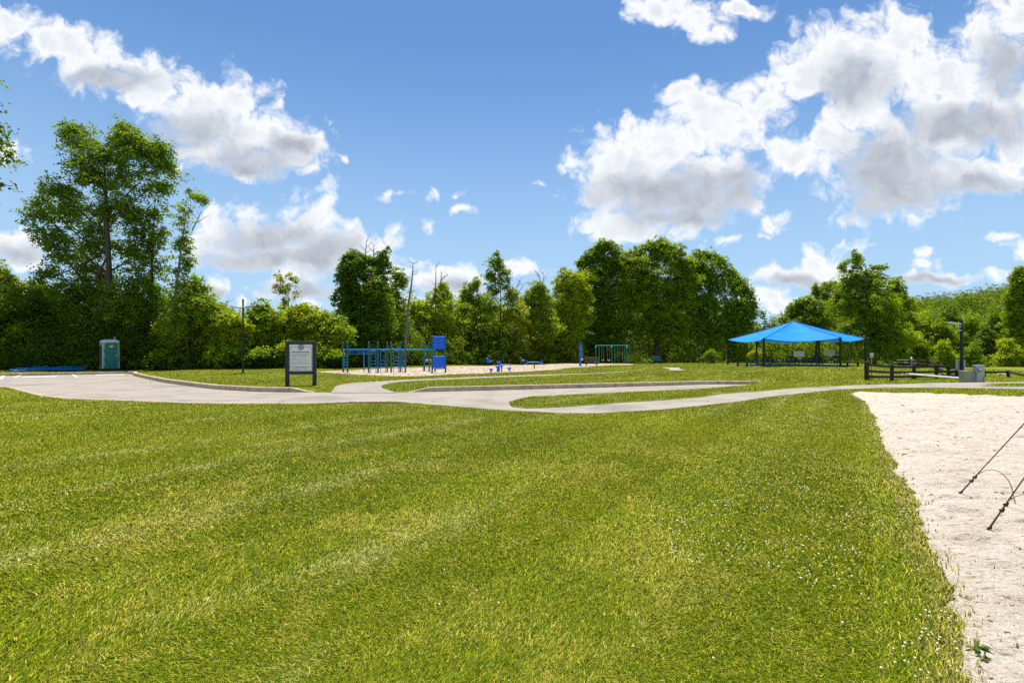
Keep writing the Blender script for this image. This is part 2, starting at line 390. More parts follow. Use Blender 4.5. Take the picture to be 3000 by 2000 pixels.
def axis(parts):
    a = []
    for lo, hi, st in parts: a.append(np.arange(lo, hi, st))
    return np.concatenate(a + [[parts[-1][1]]])
gx = axis([(-900,-300,100),(-300,-100,25),(-100,-45,5),(-45,-30,.5),(-30,16,.26),(16,46,.5),(46,100,3),(100,300,20),(300,900,100)])
gy = axis([(-60,-4,8),(-4,12,1),(12,18,.2),(18,27,.1),(27,36,.2),(36,62,.5),(62,120,3),(120,300,12),(300,1500,120)])
X, Y = np.meshgrid(gx, gy, indexing='xy')
Z = H(X, Y)
V = np.stack([X, Y, Z], -1).reshape(-1, 3)
nx, ny = len(gx), len(gy)
i = np.arange((ny-1)*(nx-1)); r_, c_ = i//(nx-1), i % (nx-1)
a = r_*nx + c_
Fq = np.stack([a, a+1, a+1+nx, a+nx], -1)
def lawn_material():
    m, nt, out = nmat('lawn_turf')
    geo = N(nt, 'ShaderNodeNewGeometry')
    P = geo.outputs['Position']
    n1 = N(nt, 'ShaderNodeTexNoise', ins={'Vector': P, 'Scale': 26.0, 'Detail': 6.0, 'Roughness': .7})
    n2 = N(nt, 'ShaderNodeTexNoise', ins={'Vector': P, 'Scale': 1.1, 'Detail': 5.0, 'Roughness': .6})
    mp = N(nt, 'ShaderNodeMapping', ins={'Vector': P, 'Rotation': (0, 0, SA), 'Scale': (1.2, .22, 1)})
    n3 = N(nt, 'ShaderNodeTexNoise', ins={'Vector': mp.outputs[0], 'Scale': 1.0, 'Detail': 5.0, 'Roughness': .65})
    c1 = ramp(nt, n1.outputs[0], [(.25, (.06,.085,.003)), (.5, (.15,.19,.005)), (.75, (.28,.28,.02))])
    c2 = ramp(nt, n2.outputs[0], [(.35, (.12,.17,.004)), (.65, (.22,.23,.010))])
    mxn = N(nt, 'ShaderNodeMix', data_type='RGBA', ins={0: .45}); nt.links.new(c1, mxn.inputs[6]); nt.links.new(c2, mxn.inputs[7])
    f3 = N(nt, 'ShaderNodeMapRange', ins={0: n3.outputs[0], 1: .52, 2: .72, 3: 0, 4: .5})
    mx3 = N(nt, 'ShaderNodeMix', data_type='RGBA'); nt.links.new(f3.outputs[0], mx3.inputs[0]); nt.links.new(mxn.outputs[2], mx3.inputs[6]); mx3.inputs[7].default_value = (.32,.32,.09,1)
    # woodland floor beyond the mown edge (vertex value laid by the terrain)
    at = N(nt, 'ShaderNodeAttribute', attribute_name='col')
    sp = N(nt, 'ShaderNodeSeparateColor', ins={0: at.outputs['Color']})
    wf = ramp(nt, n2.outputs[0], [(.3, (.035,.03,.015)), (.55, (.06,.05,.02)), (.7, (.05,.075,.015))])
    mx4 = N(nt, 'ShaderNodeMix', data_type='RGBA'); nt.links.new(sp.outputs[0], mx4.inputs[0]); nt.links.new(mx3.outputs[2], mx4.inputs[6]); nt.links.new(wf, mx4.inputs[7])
    b = N(nt, 'ShaderNodeBsdfPrincipled', ins={'Base Color': mx4.outputs[2], 'Roughness': .8, 'Specular IOR Level': .15})
    bp = N(nt, 'ShaderNodeBump', ins={'Height': n1.outputs[0], 'Strength': .8, 'Distance': .03}); nt.links.new(bp.outputs[0], b.inputs['Normal'])
    nt.links.new(b.outputs[0], out.inputs[0]); return m
M_lawn = lawn_material()
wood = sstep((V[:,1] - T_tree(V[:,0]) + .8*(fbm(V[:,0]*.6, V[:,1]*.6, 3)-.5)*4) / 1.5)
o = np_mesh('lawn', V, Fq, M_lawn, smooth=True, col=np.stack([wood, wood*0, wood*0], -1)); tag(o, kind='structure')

# ---- asphalt
def asphalt(name, lo, hi, seed):
    m, nt, out = nmat(name)
    geo = N(nt, 'ShaderNodeNewGeometry'); P = geo.outputs['Position']
    n1 = N(nt, 'ShaderNodeTexNoise', ins={'Vector': P, 'Scale': 55.0, 'Detail': 3.0, 'Roughness': .8})
    n2 = N(nt, 'ShaderNodeTexNoise', ins={'Vector': P, 'Scale': .55, 'Detail': 6.0, 'Roughness': .6, 'Distortion': .6})
    mp = N(nt, 'ShaderNodeMapping', ins={'Vector': P, 'Rotation': (0, 0, seed), 'Scale': (.16, 1.1, 1)})
    n3 = N(nt, 'ShaderNodeTexNoise', ins={'Vector': mp.outputs[0], 'Scale': 1.6, 'Detail': 4.0})
    c1 = ramp(nt, n1.outputs[0], [(.3, tuple(x*.62 for x in lo)), (.5, lo), (.72, hi)])
    c2 = ramp(nt, n2.outputs[0], [(.3, (.72,.72,.73)), (.5, (1,1,1)), (.72, (1.1,1.09,1.06))])
    c3 = ramp(nt, n3.outputs[0], [(.32, (.84,.84,.85)), (.5, (1,1,1))])
    m1 = N(nt, 'ShaderNodeMix', data_type='RGBA', blend_type='MULTIPLY', ins={0: 1.0}); nt.links.new(c1, m1.inputs[6]); nt.links.new(c2, m1.inputs[7])
    m2 = N(nt, 'ShaderNodeMix', data_type='RGBA', blend_type='MULTIPLY', ins={0: 1.0}); nt.links.new(m1.outputs[2], m2.inputs[6]); nt.links.new(c3, m2.inputs[7])
    # hairline cracks
    vo = N(nt, 'ShaderNodeTexVoronoi', feature='DISTANCE_TO_EDGE', ins={'Vector': N(nt, 'ShaderNodeVectorMath', operation='ADD', ins={0: P, 1: N(nt, 'ShaderNodeVectorMath', operation='SCALE', ins={0: n2.outputs['Color'], 'Scale': 2.0}).outputs[0]}).outputs[0], 'Scale': .23})
    cr = N(nt, 'ShaderNodeMapRange', ins={0: vo.outputs['Distance'], 1: .0, 2: .006, 3: .55, 4: 1.0})
    m3 = N(nt, 'ShaderNodeVectorMath', operation='SCALE', ins={0: m2.outputs[2], 'Scale': cr.outputs[0]})
    b = N(nt, 'ShaderNodeBsdfPrincipled', ins={'Base Color': m3.outputs[0], 'Roughness': .85, 'Specular IOR Level': .25})
    bp = N(nt, 'ShaderNodeBump', ins={'Height': n1.outputs[0], 'Strength': .5, 'Distance': .01}); nt.links.new(bp.outputs[0], b.inputs['Normal'])
    nt.links.new(b.outputs[0], out.inputs[0]); return m
M_road = asphalt('weathered_asphalt', (.32,.28,.235), (.51,.46,.405), .5)
M_path = asphalt('path_asphalt', (.30,.265,.225), (.49,.445,.395), 1.2)
rx = np.unique(np.concatenate([np.arange(-80, -30, 1), np.arange(-30, 30, .2), np.arange(30, 80, 1.)]))
rows = 26
tt = np.linspace(0, 1, rows)
RX, TT = np.meshgrid(rx, tt)
RY = lerp(Ny(RX), Fy(RX), TT)
V = np.stack([RX, RY, np.maximum(H(RX, RY), 0) + .008 + .012*np.sin(TT*math.pi)], -1).reshape(-1, 3)
nx = len(rx); i = np.arange((rows-1)*(nx-1)); r_, c_ = i//(nx-1), i % (nx-1); a = r_*nx + c_
o = np_mesh('road', V, np.stack([a, a+1, a+1+nx, a+nx], -1), M_road, smooth=True); tag(o, kind='structure')

def ribbon(name, L, Rr, mat, dz, sub=8, cross=6):
    def dense(P):
        q = []
        for k in range(len(P)-1):
            n = max(sub, int((P[k+1]-P[k]).length/.5))
            n = 14
            for j in range(n): q.append(P[k].lerp(P[k+1], j/n))
        return q + [P[-1]]
    A, B = dense(L), dense(Rr)
    V = []; F = []
    for p, q in zip(A, B):
        for j in range(cross):
            v = p.lerp(q, j/(cross-1)); V.append((v.x, v.y, float(H(v.x, v.y)) + dz))
    for k in range(len(A)-1):
        for j in range(cross-1): b = k*cross+j; F.append((b+cross, b+cross+1, b+1, b))
    o = np_mesh(name, np.array(V), np.array(F), mat, smooth=True); return tag(o, kind='structure')
ribbon('footpath', pl, pr, M_path, .022)

def sheet(name, poly, mat, dz, res=.4, relief=0, bank=0):
    """filled outline draped on the terrain"""
    import mathutils.geometry as mg
    xs = [p[0] for p in poly]; ys = [p[1] for p in poly]
    pts = []
    k = len(poly)
    for i in range(k):
        p, q = Vector(poly[i][:2]), Vector(poly[(i+1) % k][:2]); n = max(1, int((q-p).length/res))
        for j in range(n): pts.append(p.lerp(q, j/n))
    nb = len(pts)
    gx_, gy_ = np.meshgrid(np.arange(min(xs), max(xs), res), np.arange(min(ys), max(ys), res))
    gx_, gy_ = gx_.ravel(), gy_.ravel()
    ins = inpoly(gx_, gy_, [p for p in pts])
    bx = np.array([p.x for p in pts]); by = np.array([p.y for p in pts])
    for x, y in zip(gx_[ins], gy_[ins]):
        if np.min((bx-x)**2 + (by-y)**2) > (.45*res)**2: pts.append(Vector((x + random.uniform(-.1,.1)*res, y + random.uniform(-.1,.1)*res)))
    vs, es, fs, *_ = mg.delaunay_2d_cdt(pts, [], [list(range(nb))], 1, 1e-5)
    me = bpy.data.meshes.new(name)
    out = []
    for v in vs:
        d = float(np.sqrt(np.min((bx-v.x)**2 + (by-v.y)**2)))
        z = float(H(v.x, v.y)) + dz
        if relief: z += relief*(float(fbm(np.array(v.x*1.7), np.array(v.y*1.7), 3))) * min(1, d/.6)
        if bank: z += bank*float(sstep(np.array(d/.5)))
        out.append((v.x, v.y, z))
    me.from_pydata(out, [], [tuple(f) for f in fs]); me.polygons.foreach_set('use_smooth', np.ones(len(me.polygons), bool)); me.update(); me.materials.append(mat)
    # make sure faces look up
    import bmesh
    bm = bmesh.new(); bm.from_mesh(me)
    for f in bm.faces:
        if f.normal.z < 0: f.normal_flip()
    bm.to_mesh(me); bm.free()
    return tag(link(bpy.data.objects.new(name, me)), kind='structure')
sheet('lawn_island', ISL_pts, M_lawn, .02, .35, 0, .06)
sheet('lawn_island', RISL, M_lawn, .03, .6, 0, .04)

# ---- playground wood chips
def chips():
    m, nt, out = nmat('wood_chips')
    P = N(nt, 'ShaderNodeNewGeometry').outputs['Position']
    vo = N(nt, 'ShaderNodeTexVoronoi', ins={'Vector': P, 'Scale': 7.5, 'Randomness': 1.0})
    n2 = N(nt, 'ShaderNodeTexNoise', ins={'Vector': P, 'Scale': .6, 'Detail': 4.0})
    sep = N(nt, 'ShaderNodeSeparateColor', ins={0: vo.outputs['Color']})
    c = ramp(nt, sep.outputs[0], [(0, (.13,.085,.06)), (.3, (.34,.25,.18)), (.65, (.52,.42,.33)), (1, (.66,.57,.48))])
    c2 = ramp(nt, n2.outputs[0], [(.35, (.85,.83,.8)), (.6, (1.05,1.05,1.05))])
    mm = N(nt, 'ShaderNodeMix', data_type='RGBA', blend_type='MULTIPLY', ins={0: 1.0}); nt.links.new(c, mm.inputs[6]); nt.links.new(c2, mm.inputs[7])
    b = N(nt, 'ShaderNodeBsdfPrincipled', ins={'Base Color': mm.outputs[2], 'Roughness': .9, 'Specular IOR Level': .1})
    bp = N(nt, 'ShaderNodeBump', ins={'Height': vo.outputs['Distance'], 'Strength': 1.0, 'Distance': .05}); nt.links.new(bp.outputs[0], b.inputs['Normal'])
    nt.links.new(b.outputs[0], out.inputs[0]); return m
M_chips = chips()
tag(sheet('playground_surface', mul, M_chips, .02, .45, .05))
M_conc = simple('pale_concrete', (.36,.325,.28), .85, var=.15, scale=5, spec=.2, bump=.3)
sheet('concrete_pad', slab, M_conc, .03, .5)

# ---- kerbs
def kerb_mat():
    m, nt, out = nmat('kerb_concrete')
    P = N(nt, 'ShaderNodeNewGeometry').outputs['Position']
    n1 = N(nt, 'ShaderNodeTexNoise', ins={'Vector': P, 'Scale': 4.0, 'Detail': 6.0, 'Roughness': .65})
    n2 = N(nt, 'ShaderNodeTexNoise', ins={'Vector': P, 'Scale': 40.0, 'Detail': 3.0})
    c = ramp(nt, n1.outputs[0], [(.3, (.27,.195,.125)), (.5, (.47,.365,.255)), (.75, (.58,.49,.375))])
    b = N(nt, 'ShaderNodeBsdfPrincipled', ins={'Base Color': c, 'Roughness': .9, 'Specular IOR Level': .2})
    bp = N(nt, 'ShaderNodeBump', ins={'Height': n2.outputs[0], 'Strength': .5, 'Distance': .008}); nt.links.new(bp.outputs[0], b.inputs['Normal'])
    nt.links.new(b.outputs[0], out.inputs[0]); return m
M_kerb = kerb_mat()
def resample(P, step):
    P = [Vector((p[0], p[1])) for p in P]; out = [P[0].copy()]; acc = 0
    for p, q in zip(P[:-1], P[1:]):
        L = (q-p).length
        if L < 1e-6: continue
        d = step - acc
        while d <= L: out.append(p.lerp(q, d/L)); d += step
        acc = L - (d - step)
    if (out[-1]-P[-1]).length > step*.3: out.append(P[-1])
    return out
def kerb(P, h, wdt, side, ramp0=0, ramp1=0, seg=3.0):
    """concrete kerb in cast lengths along a line; side +1 puts its width to the left of travel"""
    pts = resample(P, .25); n = len(pts)
    mb = MB(); L = [0]
    for a, b in zip(pts[:-1], pts[1:]): L.append(L[-1] + (b-a).length)
    tot = L[-1]
    def frame(i):
        t = (pts[min(i+1, n-1)] - pts[max(i-1, 0)]).normalized()
        return Vector((-t.y, t.x))*side
    def section(p, nn, hh):
        c = .022
        return [(p.x+nn.x*o, p.y+nn.y*o, z) for o, z in ((0, -.06), (.012, hh-c), (.012+c*.8, hh), (wdt-c, hh), (wdt, hh-c), (wdt, -.06))]
    k = int(seg/.25)
    s = 0
    while s < n-1:
        e = min(s+k, n-1)
        vs = []
        for i in range(s, e+1):
            p = pts[i].copy()
            if i == e and e < n-1: p = pts[i].lerp(pts[i-1], .06)
            hh = h
            if ramp0: hh = min(hh, max(.012, h*L[i]/ramp0))
            if ramp1: hh = min(hh, max(.012, h*(tot-L[i])/ramp1))
            vs += section(p, frame(i), hh)
        m = e - s + 1; fs = []
        for i in range(m-1):
            for j in range(5): fs.append((i*6+j, i*6+j+1, i*6+7+j, i*6+6+j) if side < 0 else (i*6+j+1, i*6+j, i*6+6+j, i*6+7+j))
        fs.append(tuple(range(6))); fs.append(tuple(range(6*m-1, 6*m-7, -1)))
        mb.add(vs, fs); s = e
    return tag(mb.build('kerb', M_kerb), kind='structure')
def sub(fn, x0, x1, pts):
    xs = sorted([x0, x1] + [p[0] for p in pts if x0 < p[0] < x1])
    return [(x, float(fn(x))) for x in xs]
kerb(sub(Fy, -70, -26.9, F_pts), .16, .22, 1)
kerb(sub(Fy, -26.7, -7.6, F_pts), .19, .22, 1, 0, .9)
kerb(sub(Fy, -4.0, 12.2, F_pts), .19, .22, 1, .8, .8)
kerb(sub(Ny, -70, -7.0, N_pts), .04, .15, -1)
kerb(sub(Ny, -6.98, -2.95, N_pts), .085, .15, -1, 2.2, .35)
kerb(ISL_pts[2:8], .095, .14, -1, .3, .4)

# painted bay lines on the lot
M_paint = simple('road_paint', (.78,.80,.80), .6, var=.1, scale=9)
def line(p0, p1, wd):
    p0, p1 = Vector(p0[:2]), Vector(p1[:2]); t = (p1-p0).normalized(); nn = Vector((-t.y, t.x))*wd/2
    V = []
    for k in range(9):
        p = p0.lerp(p1, k/8)
        for sgn in (-1, 1):
            q = p + nn*sgn; tt = (q.y-Ny(q.x))/(Fy(q.x)-Ny(q.x))
            V.append((q.x, q.y, max(float(H(q.x,q.y)),0) + .008 + .012*math.sin(min(1,max(0,tt))*math.pi) + .005))
    F = [(2*k, 2*k+1, 2*k+3, 2*k+2) for k in range(8)]
    import bmesh
    o = np_mesh('bay_line', np.array(V), np.array(F), M_paint); tag(o, kind='structure')
    bm = bmesh.new(); bm.from_mesh(o.data)
    for f in bm.faces:
        if f.normal.z < 0: f.normal_flip()
    bm.to_mesh(o.data); bm.free()
line(G(226,1105), G(212,1098), .12); line(G(2,1111), G(10,1102), .14)
line(G(40,1106.5), G(60,1098.5), .10)

# ---- sand court
def sand_mat():
    m, nt, out = nmat('beach_sand')
    P = N(nt, 'ShaderNodeNewGeometry').outputs['Position']
    n1 = N(nt, 'ShaderNodeTexNoise', ins={'Vector': P, 'Scale': 3.0, 'Detail': 8.0, 'Roughness': .7})
    n2 = N(nt, 'ShaderNodeTexNoise', ins={'Vector': P, 'Scale': 60.0, 'Detail': 4.0, 'Roughness': .7})
    n3 = N(nt, 'ShaderNodeTexNoise', ins={'Vector': P, 'Scale': .8, 'Detail': 3.0})
    mp = N(nt, 'ShaderNodeMapping', ins={'Vector': P, 'Scale': (7, 20, 9), 'Rotation': (0,0,.2)})
    n4 = N(nt, 'ShaderNodeTexNoise', ins={'Vector': mp.outputs[0], 'Scale': 1.0, 'Detail': 5.0, 'Roughness': .6})
    c = ramp(nt, n1.outputs[0], [(.25, (.50,.42,.335)), (.5, (.63,.555,.465)), (.75, (.70,.64,.555))])
    c2 = ramp(nt, n3.outputs[0], [(.35, (.93,.92,.9)), (.6, (1,1,1))])
    c4 = ramp(nt, n4.outputs[0], [(.30, (.30,.22,.16)), (.355, (.72,.64,.56)), (.44, (1,1,1))])
    m1 = N(nt, 'ShaderNodeMix', data_type='RGBA', blend_type='MULTIPLY', ins={0: 1.0}); nt.links.new(c, m1.inputs[6]); nt.links.new(c2, m1.inputs[7])
    m2 = N(nt, 'ShaderNodeMix', data_type='RGBA', blend_type='MULTIPLY', ins={0: .8}); nt.links.new(m1.outputs[2], m2.inputs[6]); nt.links.new(c4, m2.inputs[7])
    n5 = N(nt, 'ShaderNodeTexNoise', ins={'Vector': P, 'Scale': 38.0, 'Detail': 5.0, 'Roughness': .75})
    c5 = ramp(nt, n5.outputs[0], [(.33, (.50,.42,.34)), (.44, (.93,.92,.9)), (.62, (1.06,1.06,1.06))])
    m25 = N(nt, 'ShaderNodeMix', data_type='RGBA', blend_type='MULTIPLY', ins={0: .9}); nt.links.new(m2.outputs[2], m25.inputs[6]); nt.links.new(c5, m25.inputs[7]); m2 = m25
    b = N(nt, 'ShaderNodeBsdfPrincipled', ins={'Base Color': m2.outputs[2], 'Roughness': .95, 'Specular IOR Level': .1})
    bp = N(nt, 'ShaderNodeBump', ins={'Height': n2.outputs[0], 'Strength': 1.0, 'Distance': .02}); 
    bp2 = N(nt, 'ShaderNodeBump', ins={'Height': n4.outputs[0], 'Strength': .9, 'Distance': .05, 'Normal': bp.outputs[0]}); nt.links.new(bp2.outputs[0], b.inputs['Normal'])
    nt.links.new(b.outputs[0], out.inputs[0]); return m
M_sand = sand_mat()
sy = axis([(-4,1.5,.25),(1.5,8,.022),(8,14,.045),(14,19.2,.06)])
st = np.concatenate([np.linspace(0, .35, 240)**1.0, np.linspace(.352, 1, 150)])
SY, ST = np.meshgrid(sy, st, indexing='ij')
e0 = Ex(sy)[:, None]; r0 = np.maximum(Rx(sy)[:, None], e0 + .01)
SX = lerp(e0, r0, ST)
edge = np.minimum(sstep((SX-e0)/.35), sstep((r0-SX)/.35))
bump = .10*(fbm(SX*2.1, SY*2.6, 4)-.45) + .03*(fbm(SX*7+3, SY*9, 3)-.5)
pit = -.04*sstep((fbm(SX*2.7+30, SY*4.2+9, 2)-.60)/.12)
SZ = .006 + edge*(.03 + bump*.9 + pit)
SZ = np.maximum(SZ, .005)
V = np.stack([SX, SY, SZ], -1).reshape(-1, 3)
ny, nx = SX.shape; i = np.arange((ny-1)*(nx-1)); r_, c_ = i//(nx-1), i % (nx-1); a = r_*nx + c_
o = np_mesh('sand_court', V, np.stack([a, a+1, a+1+nx, a+nx], -1), M_sand, smooth=True); tag(o, kind='structure')
def sand_z(x, y):
    e = Ex(np.array(y)); r = Rx(np.array(y)); ed = min(float(sstep((x-e)/.35)), float(sstep((r-x)/.35)))
    x_, y_ = np.array(x), np.array(y)
    b = .10*(fbm(x_*2.1, y_*2.6, 4)-.45) + .03*(fbm(x_*7+3, y_*9, 3)-.5) - .04*sstep((fbm(x_*2.7+30, y_*4.2+9, 2)-.60)/.12)
    return max(.005, float(.006 + ed*(.03 + b*.9 if True else 0)))

# ---- grass blades (one mass, finer towards the viewer's side of the lawn)
def leaf_shader(name, transl=.35, up=.0, rough=.55, gloss=.25):
    m, nt, out = nmat(name)
    at = N(nt, 'ShaderNodeAttribute', attribute_name='col')
    geo = N(nt, 'ShaderNodeNewGeometry')
    nrm = None
    if up:
        a = N(nt, 'ShaderNodeVectorMath', operation='SCALE', ins={0: geo.outputs['Normal'], 'Scale': 1-up})
        b_ = N(nt, 'ShaderNodeVectorMath', operation='ADD', ins={0: a.outputs[0], 1: (0, 0, up)})
        nrm = N(nt, 'ShaderNodeVectorMath', operation='NORMALIZE', ins={0: b_.outputs[0]}).outputs[0]
    b = N(nt, 'ShaderNodeBsdfPrincipled', ins={'Base Color': at.outputs['Color'], 'Roughness': rough, 'Specular IOR Level': gloss})
    # light seen through a leaf is yellower than light off it
    tcol = N(nt, 'ShaderNodeMix', data_type='RGBA', blend_type='MULTIPLY', ins={0: 1.0}); nt.links.new(at.outputs['Color'], tcol.inputs[6]); tcol.inputs[7].default_value = (1.22, 1.17, .40, 1)
    t = N(nt, 'ShaderNodeBsdfTranslucent', ins={'Color': tcol.outputs[2]})
    if nrm is not None: nt.links.new(nrm, b.inputs['Normal']); nt.links.new(nrm, t.inputs['Normal'])
    mx = N(nt, 'ShaderNodeMixShader', ins={0: transl, 1: b.outputs[0], 2: t.outputs[0]})
    nt.links.new(mx.outputs[0], out.inputs[0]); return m
M_grass = leaf_shader('grass_blades', .30, .62, .6, .08)
NG = 4400000
r = np.exp(rng.uniform(math.log(1.7), math.log(62), NG)); az = rng.uniform(R(-57), R(57), NG)
x = r*np.sin(az); y = r*np.cos(az)
ed = x - Ex(y)
ru = rng.random(NG)
k = lawn_mask(x, y) & ~((ed > -.22) & (ed < .2) & (y < 19.3) & (ru < .55*(1 + ed/.22)))
fr = in_sand(x, y) & (ed > 0) & (ed < .7) & (ru < .035*np.exp(-ed/.14)*(fbm(x*6, y*6, 2) > .45)) & (r > 1.9)
k |= fr
x, y, r, ed = x[k], y[k], r[k], ed[k]; n = len(x)
z = H(x, y) + np.where((ed > 0) & (ed < .7) & in_sand(x, y), .014, 0)
isl = inpoly(x, y, ISL_pts) | inpoly(x, y, RISL); z = z + isl*.075 + .008*(y > Fy(x))
near_sand = (np.abs(x - Ex(y)) < .35) & (y < 19.3)
straw, pale, hue, side = lawn_look(x, y)
u1, u2, u3 = rng.random(n), rng.random(n), rng.random(n)
g0 = np.array([.115,.185,.001]); g1_ = np.array([.26,.32,.002]); g2_ = np.array([.52,.46,.02]); sw = np.array([.60,.48,.13]); pc = np.array([.60,.58,.24]); dk = np.array([.06,.125,.004])
col = lerp(g0, g1_, np.clip(hue*1.5-.3 + (u1-.5)*.8, 0, 1)[:, None])
col = np.where((u2 < .12)[:, None], g2_, col); col = np.where((u2 > .84)[:, None], dk, col)
col = np.where((u3 < .07 + .34*straw)[:, None], lerp(sw, g2_, u1[:, None]*.6), col)
col = np.where((rng.random(n) < .42*pale)[:, None], lerp(pc, g1_, u2[:, None]*.5), col)
dry = near_sand & (rng.random(n) < .55*np.clip(1 + ed/.3, 0, 1)); col = np.where(dry[:, None], lerp(np.array([.46,.36,.16]), np.array([.30,.27,.06]), u1[:, None]), col)
col = col * np.exp(rng.normal(0, .30, n)*np.clip(4.5/r, .38, 1)).clip(.45, 1.9)[:, None]
near_sand = (np.abs(x - Ex(y)) < .35) & (y < 19.3)
wd = np.maximum(.0031, .00155*r**.86)*rng.uniform(.6, 1.4, n)
hh = np.clip(.026 + .0006*r, .025, .05)*rng.uniform(.55, 1.35, n)
near_sand = (np.abs(x - Ex(y)) < .35) & (y < 19.3)
hh = np.where(near_sand, hh*rng.uniform(.7, 1.35, n), hh)
ph = rng.uniform(0, 2*math.pi, n)
lean = rng.uniform(.2, 1.3, n)*hh
lx = np.cos(ph)*lean + SD[0]*side*hh*.35; ly = np.sin(ph)*lean + SD[1]*side*hh*.35
bx, by = -np.sin(ph)*wd/2, np.cos(ph)*wd/2
tz = z + hh*rng.uniform(.75, 1, n)
nr = r < 8
def pick(m): return [q[m] for q in (x, y, z, bx, by, lx, ly, hh, tz)]
x_, y_, z_, bx_, by_, lx_, ly_, hh_, tz_ = pick(nr); n1 = len(x_)
V1 = np.empty((n1, 5, 3), np.float32)        # base pair, middle pair, tip
V1[:,0] = np.stack([x_-bx_, y_-by_, z_-.004], -1); V1[:,1] = np.stack([x_+bx_, y_+by_, z_-.004], -1)
mx_, my_, mz_ = x_+lx_*.35, y_+ly_*.35, z_+hh_*.62
V1[:,2] = np.stack([mx_-bx_*.8, my_-by_*.8, mz_], -1); V1[:,3] = np.stack([mx_+bx_*.8, my_+by_*.8, mz_], -1)
V1[:,4] = np.stack([x_+lx_, y_+ly_, tz_], -1)
b = np.arange(n1)*5
F1 = np.concatenate([np.stack([b, b+1, b+3], -1), np.stack([b, b+3, b+2], -1), np.stack([b+2, b+3, b+4], -1)])
x_, y_, z_, bx_, by_, lx_, ly_, hh_, tz_ = pick(~nr); n2 = len(x_)
V2 = np.empty((n2, 3, 3), np.float32)
V2[:,0] = np.stack([x_-bx_, y_-by_, z_-.004], -1); V2[:,1] = np.stack([x_+bx_, y_+by_, z_-.004], -1); V2[:,2] = np.stack([x_+lx_, y_+ly_, tz_], -1)
F2 = (np.arange(n2*3) + n1*5).reshape(-1, 3)
o = np_mesh('grass', np.concatenate([V1.reshape(-1,3), V2.reshape(-1,3)]), np.concatenate([F1, F2]), M_grass, col=np.concatenate([np.repeat(col[nr], 5, axis=0), np.repeat(col[~nr], 3, axis=0)])); tag(o, kind='stuff')
print('blades', n1, n2)

# white clover heads along the right of the lawn
M_clover = simple('clover_white', (.78,.70,.42), .7, var=.15, scale=30)
n = 5600
r = np.exp(rng.uniform(math.log(2.0), math.log(17), n)); az = rng.uniform(R(-10), R(46), n)
x = r*np.sin(az); y = r*np.cos(az)
k = lawn_mask(x, y) & (np.abs(x - Ex(y)) < 2.6) & (x < Ex(y)) & (fbm(x*1.3+2, y*1.3+5, 3) > .40 + .06*np.abs(x-Ex(y)))
k |= lawn_mask(x, y) & (rng.random(n) < .025)
x, y = x[k], y[k]; n = len(x); rr = .0052*rng.uniform(.5, 1.3, n) + .0004*np.hypot(x, y); zc = H(x, y) + .045*rng.uniform(.7, 1.3, n)
phi = (1+5**.5)/2
ico = np.array([(-1,phi,0),(1,phi,0),(-1,-phi,0),(1,-phi,0),(0,-1,phi),(0,1,phi),(0,-1,-phi),(0,1,-phi),(phi,0,-1),(phi,0,1),(-phi,0,-1),(-phi,0,1)])/1.9
icf = np.array([(0,11,5),(0,5,1),(0,1,7),(0,7,10),(0,10,11),(1,5,9),(5,11,4),(11,10,2),(10,7,6),(7,1,8),(3,9,4),(3,4,2),(3,2,6),(3,6,8),(3,8,9),(4,9,5),(2,4,11),(6,2,10),(8,6,7),(9,8,1)])
V = ico[None]*rr[:, None, None] + np.stack([x, y, zc], -1)[:, None]
F = icf[None] + (np.arange(n)*12)[:, None, None]
o = np_mesh('clover_flowers', V.reshape(-1, 3), F.reshape(-1, 3), M_clover, smooth=True); tag(o, kind='stuff')

# bits of bark, leaf and twig lying on the sand
M_deb = simple('bark_bits', (.10,.065,.04), .9, var=.5, scale=12)
n = 3200
r = np.exp(rng.uniform(math.log(2.2), math.log(20), n)); az = rng.uniform(R(28), R(58), n)
x = r*np.sin(az); y = r*np.cos(az); k = in_sand(x, y) & (x > Ex(y)+.06); x, y, r = x[k], y[k], r[k]; n = len(x)
zz = np.array([sand_z(a_, b_) for a_, b_ in zip(x, y)])
an = rng.uniform(0, math.pi, n); L = (.004 + .014*rng.random(n)**5)*np.clip(r/4, 1, 3); W = L*rng.uniform(.15, .6, n); hgt = W*.5
c_, s_ = np.cos(an), np.sin(an)
cub = np.array([(-1,-1,0),(1,-1,0),(1,1,0),(-1,1,0),(-.7,-.6,1),(.8,-.5,1),(.6,.7,1),(-.8,.6,1)])
cf = np.array([(0,1,5,4),(1,2,6,5),(2,3,7,6),(3,0,4,7),(4,5,6,7)])
lx_, ly_ = cub[None,:,0]*L[:,None], cub[None,:,1]*W[:,None]
V = np.stack([x[:,None]+lx_*c_[:,None]-ly_*s_[:,None], y[:,None]+lx_*s_[:,None]+ly_*c_[:,None], zz[:,None]-.003+cub[None,:,2]*hgt[:,None]], -1)
F = cf[None] + (np.arange(n)*8)[:,None,None]
o = np_mesh('sand_debris', V.reshape(-1,3), F.reshape(-1,4), M_deb); tag(o, kind='stuff')
